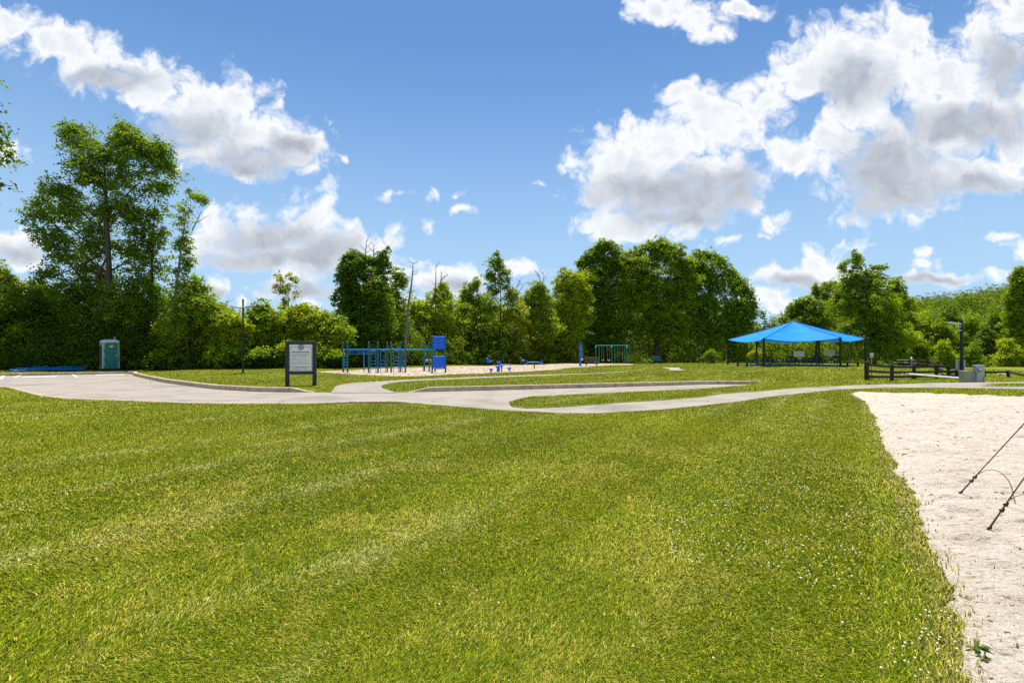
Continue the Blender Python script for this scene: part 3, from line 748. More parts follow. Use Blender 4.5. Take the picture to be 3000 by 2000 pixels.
# ------------------------------------------------------------------ trees
M_leaf = leaf_shader('tree_leaves', .6, .0, .5, .2)
def bark(name, c0, c1):
    m, nt, out = nmat(name)
    tc = N(nt, 'ShaderNodeTexCoord')
    mp = N(nt, 'ShaderNodeMapping', ins={'Vector': tc.outputs['Object'], 'Scale': (7, 7, 1.6)})
    nz = N(nt, 'ShaderNodeTexNoise', ins={'Vector': mp.outputs[0], 'Scale': 1.5, 'Detail': 6.0, 'Roughness': .7})
    c = ramp(nt, nz.outputs[0], [(.3, c0), (.7, c1)])
    b = N(nt, 'ShaderNodeBsdfPrincipled', ins={'Base Color': c, 'Roughness': .9, 'Specular IOR Level': .1})
    bp = N(nt, 'ShaderNodeBump', ins={'Height': nz.outputs[0], 'Strength': .8, 'Distance': .04}); nt.links.new(bp.outputs[0], b.inputs['Normal'])
    nt.links.new(b.outputs[0], out.inputs[0]); return m
M_bark = bark('dark_bark', (.045,.035,.026), (.13,.105,.08))
M_pbark = bark('pale_bark', (.16,.14,.115), (.34,.31,.27))
M_dead = bark('dead_wood', (.12,.10,.085), (.28,.25,.22))
FP = FPX/1.2755
def wpt(px, py, D):
    """point at distance D on the sight line of a spot in the 2352 px wide picture"""
    return np.array([(px-1176)/FP*D, D, EYE + (806-py)/FP*D])

DM = 4.5
def leaves(lobes, leaf, dens, col, rg, flat=.62, fill=.5, droop=.25):
    """leaf-sized faces in sprays spread through the lobes of a crown"""
    Vs = []; Cs = []; tips = []
    for (cx, cy, cz, ax, ay, az) in lobes:
        area = math.pi*ax*az
        rc = max(.28, min(.75, .34*min(ax, az)))
        ncl = max(5, int(area/(rc*rc)*1.55))
        u = rg.normal(size=(ncl, 3)); u /= np.linalg.norm(u, axis=1)[:, None]
        rad = 1 - fill*rg.random(ncl)**1.8
        lump = 1 + .22*np.sin(u[:,0]*5+cx*3)*np.sin(u[:,2]*6+cz*2) + .10*rg.normal(size=ncl)
        c = np.array([cx, cy, cz]) + u*np.array([ax, ay, az])*(rad*lump)[:, None]
        nl = np.maximum(4, (dens*area/ncl*rg.uniform(.5, 1.5, ncl)).astype(int))
        idx = np.repeat(np.arange(ncl), nl); n = len(idx)
        rcs = rc*rg.uniform(.65, 1.25, ncl)
        off = rg.normal(size=(n, 3))*.5; off = np.clip(off, -1.15, 1.15)
        off[:,2] *= flat; off[:,2] -= droop*(off[:,0]**2 + off[:,1]**2)
        # each spray leans outwards and down
        out = u[idx]; off[:,2] -= .35*(off*out)[:, :2].sum(1)
        p = c[idx] + off*rcs[idx][:, None]
        nn = .55*out + np.array([0, 0, .75]) + .62*rg.normal(size=(n, 3)); nn /= np.linalg.norm(nn, axis=1)[:, None]
        a = np.cross(nn, rg.normal(size=(n, 3))); a /= np.linalg.norm(a, axis=1)[:, None] + 1e-9
        b = np.cross(nn, a)
        s = (leaf*rg.uniform(.65, 1.35, n))[:, None]
        q = np.stack([p - a*s*.5, p + b*s*.34 + nn*s*.06, p + a*s*.5, p - b*s*.34 + nn*s*.06], 1)
        Vs.append(q.reshape(-1, 3))
        tc_ = rg.normal(size=ncl)[idx]*.10 + rg.normal(size=n)*.18
        hue = rg.normal(size=ncl)[idx]*.07 + rg.normal(size=n)*.07
        cc = np.array(col)[None]*(1 + tc_)[:, None]*np.stack([1+hue*1.1, 1+hue*.15, 1-hue*.7], -1)
        Cs.append(np.repeat(np.clip(cc, .004, .6), 4, axis=0))
        tips.append(c[rg.integers(0, ncl, 5)])
    V = np.concatenate(Vs); C = np.concatenate(Cs)
    return V, np.arange(len(V)).reshape(-1, 4), C, tips

def bez(a, b, c, n): return [a*(1-t)**2 + 2*b*t*(1-t) + c*t*t for t in np.linspace(0, 1, n)]

WID = 1.12
def tree(name, label, bx, D, lobes, col=(.075,.125,.014), leaf=.2, dens=62, r0=.2, bk=None, cat='tree', group=None, seed=0, lean=0, deep=1.0, fill=.5, fork=.35, stems=1, dead=None, dy=.55, part='crown', trunk='trunk', twigs=4, skirt=0):
    if group == GT: skirt = skirt or .85
    rg = np.random.default_rng(9000 + seed*17 + int(bx*7) + int(D*13))
    X0 = (bx-1176)/FP*D; base = np.array([X0, D, float(H(X0, D))])
    root = empty(name, base, label, cat, 0, group)
    L = []
    for (px, py, rx, ry) in lobes:
        d = D + rg.uniform(-1, 1)*dy*(rx+ry)/2/FP*D*1.3
        p = wpt(px, py, d); k = d/FP
        L.append((*(p - base), rx*k*WID, (rx+ry)/2*k*deep*WID, ry*k*WID))
    L0 = list(L)
    if skirt:
        ys = [q[1] for q in lobes]; yl = sorted(ys)[len(ys)//2]
        wv_ = max(abs(q[0]-bx) + q[2]*.5 for q in lobes if q[1] >= yl); y_ = max(q[1] + q[3]*.6 for q in lobes)
        y0_ = y_
        while y_ < 822:
            for sx in (-1, 0, 1):
                if rg.random() < skirt:
                    d = D - .3 - (2.2 if group == GT and bx < 800 else .9)*(y_-y0_)/max(20, 822-y0_) + rg.uniform(-1, .4); k = d/FP; r_ = rg.uniform(14, 22)
                    p = wpt(bx + sx*wv_*rg.uniform(.35, .75), y_ + rg.uniform(-6, 6), d); L.append((*(p - base), r_*1.25*k, r_*k, r_*.8*k))
            y_ += 19
    # inner sprays that join neighbouring boughs
    for i in range(len(L0)):
        dd = sorted((math.dist(L0[i][:3], L0[j][:3]), j) for j in range(len(L0)) if j != i)[:2]
        for d_, j in dd[:1 if fill > .6 else 2]:
            if j > i or fill <= .6:
                m_ = lerp(np.array(L0[i]), np.array(L0[j]), rg.uniform(.35, .65)); m_[3:] *= .72; L.append(tuple(m_))
    V, F, C, tips = leaves(L, leaf*.95, dens*DM, np.array(col)*np.array([3.35, 2.95, 1.15]), rg, fill=fill)
    keep = None
    # leaves must not go below the ground
    V[:,2] = np.maximum(V[:,2], .03)
    np_mesh(part, V, F, M_leaf, root, col=C)
    mb = MB(); zs = [l[2] for l in L]; ztop = max(zs)
    top = L[int(np.argmax(zs))]
    for s in range(stems):
        a0 = np.array([0, 0, -.25]) + (np.array([math.cos(s*2.4), math.sin(s*2.4)*.6, 0])*r0*1.6 if stems > 1 else 0)
        sway = rg.normal(size=2)*.05*ztop
        up_ = [l for l in L0 if l[2] > .62*ztop]; tx, ty = float(np.mean([l[0] for l in up_])) + (rg.normal()*ztop*.08 if stems > 1 else 0), float(np.mean([l[1] for l in up_]))
        path = [a0 + np.array([tx, ty, 0])*t**1.4 + np.array([sway[0], sway[1], 0])*math.sin(t*3.1) + np.array([0, 0, (ztop+.25)*t]) for t in np.linspace(0, .9, 9)]
        rr = [r0*(1.35 if i == 0 else 1.0)*(1 - .86*(i/8)**.9) for i in range(9)]
        mb.tube(path, rr, 8)
    tr = np.array(path)
    for l, tp in zip(L0, tips):
        c = np.array(l[:3])
        hd = math.hypot(c[0], c[1])
        zst = min(max(ztop*fork*rg.uniform(.5, 1.25), c[2] - hd*rg.uniform(.5, .95) - l[5]*.7), ztop*.85)
        k = np.interp(zst, tr[:,2], np.arange(len(tr)))
        i0 = int(k); f = k - i0; i1 = min(i0+1, len(tr)-1)
        st = tr[i0]*(1-f) + tr[i1]*f
        rs = r0*(1 - .8*(k/8))*.42
        if np.linalg.norm(c-st) > .5 and (len(L0) < 12 or rg.random() < .6):
            mid = lerp(st, c, .5) + np.array([rg.normal()*.15, rg.normal()*.15, -.12*np.linalg.norm(c-st)])
            mb.tube(bez(st, mid, c, 6), [rs*(1-.75*t) for t in np.linspace(0, 1, 6)], 6)
        for q in tp[:twigs]:
            m2 = lerp(c, q, .5) + rg.normal(size=3)*.12
            mb.tube(bez(c, m2, q, 4), [rs*.3, rs*.22, rs*.15, .012], 5)
    mb.build(trunk, bk or M_bark, root)
    if dead:
        for br in dead:
            db = MB()
            pts = [wpt(px, py, D) - base + np.array([0, rg.normal()*.05, 0]) for px, py in br[0]]
            n = len(pts); db.tube(pts, [br[1]*(1-.8*i/max(1, n-1)) for i in range(n)], 6)
            for i in range(1, n):
                for s in range(br[2] if len(br) > 2 else 1):
                    t = rg.random(); o_ = lerp(pts[i-1], pts[i], t); ln = rg.uniform(.3, .9)
                    e = o_ + np.array([rg.choice([-1, 1])*ln*.7, rg.normal()*.3, ln*.7]); m_ = lerp(o_, e, .5) + np.array([0, 0, -.08])
                    db.tube([o_, m_, e], [br[1]*.4, br[1]*.28, .008], 5)
            db.build('dead_branch', M_dead, root)
    return root

OL = (.086,.130,.014); DG = (.048,.090,.012); YG = (.113,.158,.016); MG = (.066,.112,.013); PG = (.105,.138,.028)
GT = 'trees along the wood edge'
# --- left side
tree('broadleaf_tree', 'tree whose drooping branch tips hang into the picture above the parking lot', -280, 17,
     [(-130,300,80,110),(-4,318,22,28),(-8,186,14,8),(16,356,20,16),(8,424,24,8),(-110,430,70,50),(-14,292,16,12),(-180,360,90,110),(-60,350,40,30),(-55,425,40,14)], (.036,.062,.010), .14, 62, .25, seed=1, dy=.2, twigs=5, fill=.7)
tree('broadleaf_tree', 'yellow green bushy tree at the frame edge beside the parking lot', 25, 40,
     [(-4,612,18,15),(-12,655,45,28),(38,690,40,26),(-30,720,60,45),(25,735,50,36),(-10,785,60,36),(48,775,32,32)], YG, .19, 70, .14, group=GT, seed=2)
tree('broadleaf_tree', 'short olive tree between the bushy yellow tree and the tallest tree', 98, 42,
     [(84,660,22,18),(112,690,28,30),(78,712,36,30),(118,745,34,32),(80,770,40,34)], OL, .18, 66, .13, group=GT, seed=3)
tree('tall_tree', 'tallest tree, its forked ivy trunk standing behind the portable toilet', 256, 41,
     [(182,310,46,26),(160,292,22,14),(292,308,34,26),(276,290,16,14),(345,335,42,28),(380,352,24,22),(198,352,44,30),(190,395,40,28),(300,352,44,30),(372,398,42,30),(292,405,42,36),(235,420,30,30),(130,425,34,22),(96,450,18,14),(98,482,40,24),(66,505,16,10),(176,465,46,30),(225,505,40,30),(104,540,38,20),(158,565,46,28),(300,470,36,32),(128,618,46,18),(92,640,20,10),(205,600,46,26),(275,575,26,26),(225,650,58,32),(160,678,60,34),(270,700,58,36),(190,735,50,36),(310,520,26,28),(318,575,28,26),(312,630,34,28),(330,690,36,28),(150,500,34,26),(215,545,30,26),(110,730,44,32),(260,355,28,26),(255,470,24,24)],
     (.058,.098,.012), .19, 42, .36, seed=4, fork=.42, fill=.6, skirt=.7)
tree('tall_tree', 'tall narrow tree sharing its crown with the right side of the tallest tree', 348, 42,
     [(350,436,28,26),(378,428,20,20),(362,487,30,22),(334,520,22,22),(372,540,22,28),(352,555,20,18),(340,585,26,24),(362,610,28,26),(345,650,34,28),(365,690,34,30),(330,720,40,34)], MG, .2, 40, .22, group=None, seed=5, fill=.8)
tree('tall_tree', 'slender crooked tree with ivy column crown and bare twigs at its right', 388, 40.5,
     [(455,452,20,13),(468,462,12,10),(438,448,12,14),(424,476,15,18),(420,510,18,20),(425,545,17,20),(412,562,14,14),(428,580,17,18),(424,615,16,18),(436,600,12,20),(402,625,16,16),(410,655,18,18),(395,690,24,20)],
     MG, .17, 58, .2, seed=6, fill=.75, bk=M_pbark, dead=[([(442,530),(455,505),(462,484)], .05, 2),([(452,512),(470,500),(480,494)], .03, 1)])
tree('sumac_tree', 'spreading bright green tree right of the tall trees, sloping down towards the lamp', 445, 40,
     [(440,648,26,18),(458,672,28,18),(436,700,38,28),(478,705,38,24),(512,732,38,22),(450,745,48,30),(405,755,38,32),(500,770,46,30),(440,795,50,32)], OL, .2, 74, .13, group=GT, seed=7)
tree('sumac_tree', 'low spreading tree left of the double headed lamp post', 535, 40,
     [(530,735,36,18),(556,758,34,24),(525,775,44,28),(565,800,40,28),(515,810,36,26)], YG, .2, 76, .11, group=GT, seed=8)
tree('sumac_tree', 'rounded green tree directly behind the top of the lamp post', 600, 41.5,
     [(603,704,18,16),(592,726,30,22),(620,735,28,22),(590,762,38,28),(630,775,36,28)], OL, .2, 76, .12, group=GT, seed=9)
tree('sparse_tree', 'sparse pale tree with an open broom shaped crown above the low trees', 655, 45,
     [(639,632,10,9),(650,645,9,9),(669,636,10,10),(633,661,11,8),(648,668,10,11),(662,660,9,10),(681,672,6,13),(655,690,10,14),(681,643,6,7),(656,710,12,16)], PG, .17, 62, .12, seed=10, fill=.8)
tree('sumac_tree', 'bright low tree behind the wooden notice board', 690, 42.5,
     [(672,716,28,16),(702,712,26,16),(690,738,40,24),(728,735,34,22),(668,760,40,28),(720,768,42,30)], YG, .2, 76, .12, group=GT, seed=11)
tree('sumac_tree', 'low olive tree between the notice board and the monkey bars', 755, 43,
     [(742,732,28,18),(768,745,26,20),(750,768,38,26),(785,775,30,28)], OL, .2, 74, .11, group=GT, seed=12)
# --- behind the playground
tree('ivy_tree', 'dense dark tree with dead tops standing behind the monkey bars', 838, 46,
     [(812,588,20,13),(804,602,22,18),(790,628,18,22),(836,612,26,24),(868,602,18,20),(887,582,8,14),(880,618,16,20),(812,650,32,28),(856,652,32,28),(784,685,20,22),(826,694,38,30),(872,694,30,28),(800,735,38,32),(862,738,42,34)],
     (.044,.086,.011), .2, 88, .24, seed=13, skirt=.9, fill=.4, dead=[([(838,600),(840,575),(842,552)], .07, 3),([(858,590),(858,570),(860,560)], .05, 3),([(887,585),(890,572),(893,560)], .05, 2),([(815,590),(815,574)],.03,1)])
tree('broadleaf_tree', 'leaning olive tree between the dark dead topped tree and the bare pole', 896, 49.5,
     [(914,624,13,11),(922,640,14,10),(908,652,13,11),(928,652,10,8),(902,672,20,13),(884,690,20,15),(910,700,24,20),(895,735,32,28)], OL, .2, 74, .13, group=GT, seed=14)
tree('broadleaf_tree', 'light green tree behind the climbing panels, with a bare forked top', 1000, 52,
     [(962,702,28,16),(946,716,22,16),(999,680,20,13),(1012,655,6,14),(1026,662,8,12),(1024,694,28,18),(985,728,38,26),(1030,735,36,28),(1000,765,42,28)], YG, .19, 68, .14, group=GT, seed=15,
     dead=[([(1000,680),(1001,645),(1001,610)], .09, 2),([(1012,650),(1014,630),(1012,622)], .06, 1),([(1013,645),(1022,634),(1030,632)], .05, 1)])
tree('broadleaf_tree', 'pointed tree right of the bare forked top, left of the slender tree', 1080, 54.5,
     [(1074,664,12,15),(1066,682,14,12),(1095,645,7,11),(1097,660,9,10),(1082,690,26,18),(1112,694,28,20),(1072,722,34,26),(1118,730,34,26),(1095,762,42,28)], OL, .19, 70, .14, group=GT, seed=16)
tree('slender_tree', 'slender airy tree rising alone above the middle of the tree line', 1139, 56,
     [(1141,584,10,9),(1128,600,12,9),(1146,602,10,9),(1140,616,19,13),(1118,633,12,10),(1158,622,14,12),(1136,638,20,12),(1160,642,14,10),(1138,658,22,11),(1166,658,9,8),(1130,675,16,9)], MG, .19, 70, .13, seed=17, fill=.7, fork=.5)
tree('sparse_tree', 'thin pale tree with bare twigs right of the slender airy tree', 1176, 56,
     [(1172,664,12,10),(1185,680,15,11),(1165,690,18,13),(1190,712,24,18),(1165,730,26,20)], PG, .17, 58, .1, group=GT, seed=18, dead=[([(1180,670),(1192,650),(1196,638)], .05, 4),([(1186,676),(1200,660),(1206,648)], .04, 3)])
tree('broadleaf_tree', 'mid green tree with curly dead branches left of the great maples', 1230, 58,
     [(1234,656,16,14),(1246,668,16,14),(1225,680,22,16),(1208,700,24,18),(1245,700,28,22),(1222,732,32,26),(1255,745,30,28)], OL, .19, 68, .14, group=GT, seed=19,
     dead=[([(1242,656),(1238,632),(1228,620)], .06, 4),([(1244,654),(1250,635),(1246,622)], .05, 3)])
tree('broadleaf_tree', 'yellowish tree with grey dead lower boughs beside the great maples', 1300, 60,
     [(1294,620,12,8),(1312,638,22,15),(1284,652,18,15),(1335,640,16,14),(1310,668,32,22),(1280,690,24,20),(1342,676,20,20),(1312,704,36,24),(1285,730,30,24),(1340,725,24,22)], YG, .19, 70, .16, group=GT, seed=20,
     dead=[([(1330,745),(1312,742),(1296,748),(1285,756)], .05, 5),([(1330,735),(1345,722),(1356,720)], .05, 4),([(1325,755),(1305,762),(1290,768)], .04, 4)])
tree('maple_tree', 'great maple at the left of the group of three, behind the swings', 1385, 64,
     [(1389,560,18,10),(1376,572,20,13),(1410,572,20,13),(1360,588,20,14),(1344,603,17,13),(1330,606,10,8),(1385,604,28,20),(1416,604,24,18),(1362,630,28,22),(1398,636,32,24),(1372,668,30,24),(1408,672,30,24),(1385,706,32,24),(1345,640,24,26),(1436,618,20,22),(1342,680,24,26),(1365,738,30,20),(1405,742,34,20),(1388,770,34,16)], MG, .21, 84, .34, seed=21, skirt=.5)
tree('maple_tree', 'great maple in the middle of the group of three, tallest of the group', 1510, 63,
     [(1490,560,11,9),(1470,574,13,11),(1518,552,12,10),(1507,566,12,10),(1526,572,22,16),(1557,572,15,13),(1545,590,24,16),(1499,596,26,20),(1464,606,24,20),(1550,612,28,20),(1520,636,38,26),(1474,645,34,24),(1557,652,30,24),(1487,676,34,22),(1534,684,38,24),(1462,692,30,20),(1440,700,22,12),(1511,706,36,22),(1428,728,24,12),(1569,696,32,24),(1440,594,20,18),(1438,640,24,26),(1434,672,24,22),(1578,604,16,15),(1580,640,24,26),(1470,735,30,18),(1520,736,40,22),(1560,742,32,20),(1485,762,34,16),(1540,770,36,16),(1430,755,24,14)], OL, .21, 84, .38, seed=22, skirt=.5)
tree('maple_tree', 'great maple at the right of the group of three, with a rounded open crown', 1640, 65,
     [(1604,584,18,11),(1630,586,20,12),(1652,600,18,13),(1669,620,16,14),(1596,608,20,16),(1626,612,26,17),(1686,634,16,12),(1702,650,14,12),(1650,644,30,20),(1614,640,24,20),(1716,670,14,13),(1686,668,26,18),(1728,692,11,12),(1700,700,28,18),(1732,712,9,10),(1640,682,34,24),(1716,730,18,14),(1662,712,34,22),(1610,705,30,24),(1690,740,26,16),(1584,625,18,20),(1585,670,24,26),(1640,745,38,22),(1600,750,30,20),(1680,766,30,14),(1715,758,18,12)], MG, .21, 62, .36, seed=23, fill=.58, skirt=.5)
def spruce(label, px, top, D, col=(.05,.085,.03), wid=.22, group=None):
    X0 = (px-1176)/FP*D; base = np.array([X0, D, float(H(X0, D))]); rg = np.random.default_rng(int(px))
    ht = wpt(px, top, D)[2] - base[2]
    root = empty('spruce_tree', base, label, 'tree', 0, group)
    Vs = []; Cs = []
    for z in np.arange(.12*ht, ht, ht/26):
        rad = wid*(ht-z)*1.0 + .12
        nb = 7
        for k in range(nb):
            a = rg.uniform(0, 6.283); n = int(26*rad) + 8
            t = rg.random(n)**.7; d = np.stack([np.cos(a)*t*rad, np.sin(a)*t*rad, -.25*t*rad + .12*t*t*rad], -1)
            p = d + np.array([0, 0, z]) + rg.normal(size=(n, 3))*np.array([.10, .10, .05])
            nn = np.array([0, 0, .7]) + rg.normal(size=(n, 3))*.5; nn /= np.linalg.norm(nn, axis=1)[:, None]
            aa = np.cross(nn, rg.normal(size=(n, 3))); aa /= np.linalg.norm(aa, axis=1)[:, None]; bb = np.cross(nn, aa); s = .17
            Vs.append(np.stack([p-aa*s*.6, p+bb*s*.2, p+aa*s*.6, p-bb*s*.2], 1).reshape(-1, 3))
            Cs.append(np.repeat(np.array(col)[None]*(1+.2*rg.normal(size=n))[:, None].clip(.4, 1.6), 4, 0))
    V = np.concatenate(Vs); np_mesh('crown', V, np.arange(len(V)).reshape(-1, 4), M_leaf, root, col=np.concatenate(Cs))
    MB().tube([(0,0,-.2),(0,0,ht*.5),(0,0,ht*.98)], [.16,.1,.02], 8).build('trunk', M_bark, root)
    return root
spruce('small spruce showing in the gap left of the blue shade canopy', 1756, 716, 82)
spruce('shorter spruce tip beside the blue canopy edge, right of the small spruce', 1778, 742, 84)
# --- right side, behind the pavilion
tree('oak_tree', 'large ragged topped tree right of the blue canopy', 2006, 62,
     [(1964,578,6,7),(1961,594,8,7),(1976,594,7,6),(1938,608,8,9),(1928,614,5,5),(1970,612,12,9),(2001,613,6,7),(2019,613,4,5),(2031,614,6,7),(1951,636,20,12),(1988,636,24,12),(2019,634,13,10),(1969,660,32,20),(2008,664,30,20),(1938,668,22,18),(1989,696,40,26),(2034,696,28,26),(1938,704,32,24),(2000,732,40,26),(2042,745,30,26),(1990,768,38,20)], OL, .2, 76, .26, seed=24, skirt=.9)
tree('broadleaf_tree', 'long green tree mass sloping down behind the blue canopy peak', 1866, 74,
     [(1871,658,6,10),(1876,678,15,12),(1904,672,20,15),(1914,652,12,11),(1851,690,16,11),(1871,703,28,18),(1827,698,12,9),(1814,720,18,12),(1844,718,24,18),(1884,728,32,22),(1801,734,11,8),(1830,745,34,16),(1918,708,26,22),(1870,760,40,20)], OL, .2, 80, .22, seed=25)
tree('broadleaf_tree', 'round crowned tree tucked behind the right of the ragged topped tree', 2062, 68,
     [(2051,645,16,10),(2064,658,13,10),(2056,682,22,18),(2078,700,24,20),(2064,725,30,22),(2085,745,26,24)], OL, .2, 78, .18, group=GT, seed=26, skirt=.9)
tree('birch_tree', 'pair of pale leaning trunks in the shade behind the right canopy posts', 1952, 60, [(1938,764,22,14),(1962,760,24,14),(1950,778,26,12),(1928,780,16,12)], DG, .19, 66, .07, seed=27, stems=2, bk=M_pbark, fork=.7)
tree('birch_tree', 'thin tree with a straight pale trunk left of the white utility sign', 2043, 60, [(2043,764,24,16),(2060,776,22,14),(2030,780,22,14)], MG, .19, 70, .085, seed=28, bk=M_pbark, fork=.7)
tree('birch_tree', 'multi stemmed pale tree behind the wooden fence near the lamp with cameras', 2075, 61, [(2074,770,26,16),(2094,780,22,16),(2060,788,18,12)], YG, .19, 70, .05, seed=29, stems=4, bk=M_pbark, fork=.7)
# small ornamental trees beside the pavilion
tree('crepe_myrtle', 'small round ornamental tree left of the canopy, well clear of its posts', 1631, 56, [(1631,811,13,9),(1626,817,10,7),(1638,818,9,7)], (.07,.115,.015), .11, 190, .035, seed=30, stems=3, bk=M_pbark, fork=.7)
tree('crepe_myrtle', 'small yellow topped ornamental tree seen between the two left canopy posts', 1733, 60, [(1733,810,11,9),(1728,817,9,6),(1739,817,9,7)], (.135,.15,.016), .11, 190, .035, seed=31, stems=3, bk=M_pbark, fork=.7)
# wood edge on the right, nearer than the hill
for i, (px, top, wd_, D, c, lab) in enumerate([
    (2120, 716, 34, 70, YG, 'bright tree behind the gap in the wooden fence corner'),
    (2112, 765, 30, 63, MG, 'short bushy tree low behind the fence corner'),
    (2158, 735, 34, 68, OL, 'green tree just left of the lamp with cameras'),
    (2186, 700, 30, 78, DG, 'dark tree rising behind the lamp with cameras'),
    (2172, 780, 30, 61, YG, 'low yellow green shrub tree at the foot of the lamp with cameras'),
    (2222, 722, 36, 70, OL, 'olive tree standing above the meter pedestal'),
    (2262, 745, 34, 64, (.05,.085,.02), 'dark ivy covered tree right of the meter pedestal'),
    (2290, 700, 34, 74, MG, 'green tree halfway between the meter pedestal and the frame edge'),
    (2232, 786, 30, 60, MG, 'low tree close behind the meter pedestal'),
    (2310, 775, 36, 59, YG, 'low bright tree behind the end of the right hand fence')]):
    rg = np.random.default_rng(500+i); bot = 806 - (float(H((px-1176)/FP*D, D)) - EYE)/D*FP
    lob = []; y = top + wd_*.4; k = .5
    while y < bot - 12:
        ww = wd_*min(1, k); lob.append((px + rg.normal()*wd_*.15, y, ww*.62, wd_*.48))
        if k > .6: lob.append((px + rg.choice([-1,1])*ww*.55, y + rg.normal()*5, ww*.5, wd_*.42))
        y += wd_*.55; k += .3
    tree('broadleaf_tree', lab, px, D, lob, c, .19, 66, .15, group='trees at the foot of the hill', seed=40+i)
tree('broadleaf_tree', 'tall tree cut by the right frame edge above the end of the fence', 2352, 60,
     [(2342,618,9,8),(2334,634,14,10),(2349,648,22,15),(2366,630,22,22),(2340,676,28,20),(2370,690,36,34),(2336,712,28,22),(2352,745,36,28),(2335,775,26,22)], OL, .2, 76, .24, seed=60)
# standing dead pole
def snag(label, pts, D, r0):
    P = [wpt(x, y, D) for x, y in pts]; base = P[0].copy(); base[2] = float(H(base[0], base[1]))
    root = bpy.data.objects.new('dead_tree', None); 
    mb = MB(); q = [np.array([0,0,-.2])] + [p - base for p in P[1:]]
    mb.tube(q, [r0*(1-.85*i/(len(q)-1)) for i in range(len(q))], 7)
    rg = np.random.default_rng(int(D*10))
    for i in range(2, len(q)):
        for k in range(3):
            o_ = lerp(q[i-1], q[i], rg.random()); ln = rg.uniform(.2, .6); s = rg.choice([-1, 1])
            mb.tube([o_, o_ + np.array([s*ln*.6, rg.normal()*.2, ln*.25]), o_ + np.array([s*ln, rg.normal()*.2, ln*.7])], [.03, .02, .006], 5)
    o = mb.build('dead_tree', M_dead); o.location = base
    return tag(o, label, 'tree')
snag('bare dead tree leaning like a pole above the monkey bars', [(928,850),(932,770),(938,700),(945,655),(948,625),(949,603)], 46, .16)
snag('short dead stub sticking up left of the lamp post', [(505,850),(510,760),(514,710),(517,702),(520,692)], 43, .12)

# --- undergrowth along the wood edge, and the wood behind it: masses nobody could count
def mass(name, spots, leaf, dens, cols, seed, flat=.62):
    rg = np.random.default_rng(seed); Vs = []; Cs = []; nb = 0
    for (x, y, z, ax, az) in spots:
        c = cols[rg.integers(0, len(cols))]
        V, F, C, _ = leaves([(x, y, z, ax, ax*.8, az)], leaf, dens*2.2, np.array(c)*np.array([2.8, 2.4, 1.1])*rg.uniform(.8, 1.2), rg, fill=.6)
        Vs.append(V); Cs.append(C)
    V = np.concatenate(Vs); V[:,2] = np.maximum(V[:,2], H(V[:,0], V[:,1]) + .02)
    o = np_mesh(name, V, np.arange(len(V)).reshape(-1, 4), M_leaf, col=np.concatenate(Cs)); return tag(o, kind='stuff')
sp = []
rg = np.random.default_rng(77)
for px in np.arange(-120, 1800, 7.5):
    D = float(T_tree((px-1176)/FP*45)); D = float(T_tree((px-1176)/FP*D))
    for row in range(3):
        if 1480 < px and rg.random() < .5 + .1*row: continue
        d = D + .6 + row*1.6 + rg.uniform(-.5, .7); h = rg.uniform(.35, 1.0)*(1 + row*.75)*(1.5 if px < 1400 else 1.0)
        x = (px + rg.normal()*6 - 1176)/FP*d
        sp.append((x, d, float(H(x, d)) + h*.55, h*rg.uniform(.7, 1.2), h*.75))
for px in np.arange(1790, 2480, 9):
    if 1808 < px < 1925: continue
    D = float(T_tree((px-1176)/FP*62))
    for row in range(2):
        d = D + row*2.5 + rg.uniform(-.6, 1); h = rg.uniform(.5, 1.6)*(1+row*.5); x = (px + rg.normal()*8 - 1176)/FP*d
        if 1690 < px < 1900 and row == 0: continue
        sp.append((x, d, float(H(x, d)) + h*.5, h*rg.uniform(.7, 1.2), h*.7))
mass('undergrowth', sp, .15, 70, [DG, MG, OL, (.04,.075,.012)], 5)
sp = []
for px in np.arange(-200, 2060, 20):
    D0 = float(T_tree((px-1176)/FP*50)) + (12 if px > 1780 else 0)
    # crown height of the wood behind, as the picture's rows
    top = rg.uniform(-16, 14) + np.interp(px, [-200,0,130,420,470,540,620,760,840,950,1200,1330,1700,1740,1760,1820,2060], [640,650,690,690,700,745,735,745,715,708,700,680,695,750,772,765,755])
    for row in range(3):
        d = D0 + 7 + row*4.5 + rg.uniform(-1.5, 1.5)
        zt = EYE + (806-top)/FP*d - rg.uniform(0, 1.6)
        x = (px + rg.normal()*10 - 1176)/FP*d; z0 = float(H(x, d)) + .6
        z = z0
        while z < zt - .6:
            r_ = rg.uniform(1.0, 1.7); sp.append((x + rg.normal()*.6, d + rg.normal()*.5, z + r_*.5, r_, r_*.85)); z += r_*1.35
mass('woodland', sp, .26, 30, [DG, MG, OL], 6)
sp = []
for k in range(2600):
    y = rg.uniform(66, 215); t = rg.uniform(.5, 1.6); x = y*t
    hd = x*.85 + y*.53
    if hd < 98 or x < 60 or x > 290 or y < T_tree(x) + 8: continue
    if rg.random() > min(1, 160/hd): continue
    z = float(H(x, y)); r_ = rg.uniform(2.0, 3.4); ht = rg.uniform(4.5, 8.5)
    sp.append((x, y, z + ht - r_*.6, r_, r_*.95))
    sp.append((x + rg.normal()*.8, y + rg.normal()*.8, z + ht - r_*1.9, r_*1.05, r_))
print('hill crowns', len(sp)//2)
mass('hill_forest', sp, .42, 8.5, [DG, MG, DG, (.05,.085,.014), (.038,.07,.02), (.055,.085,.02)], 8)
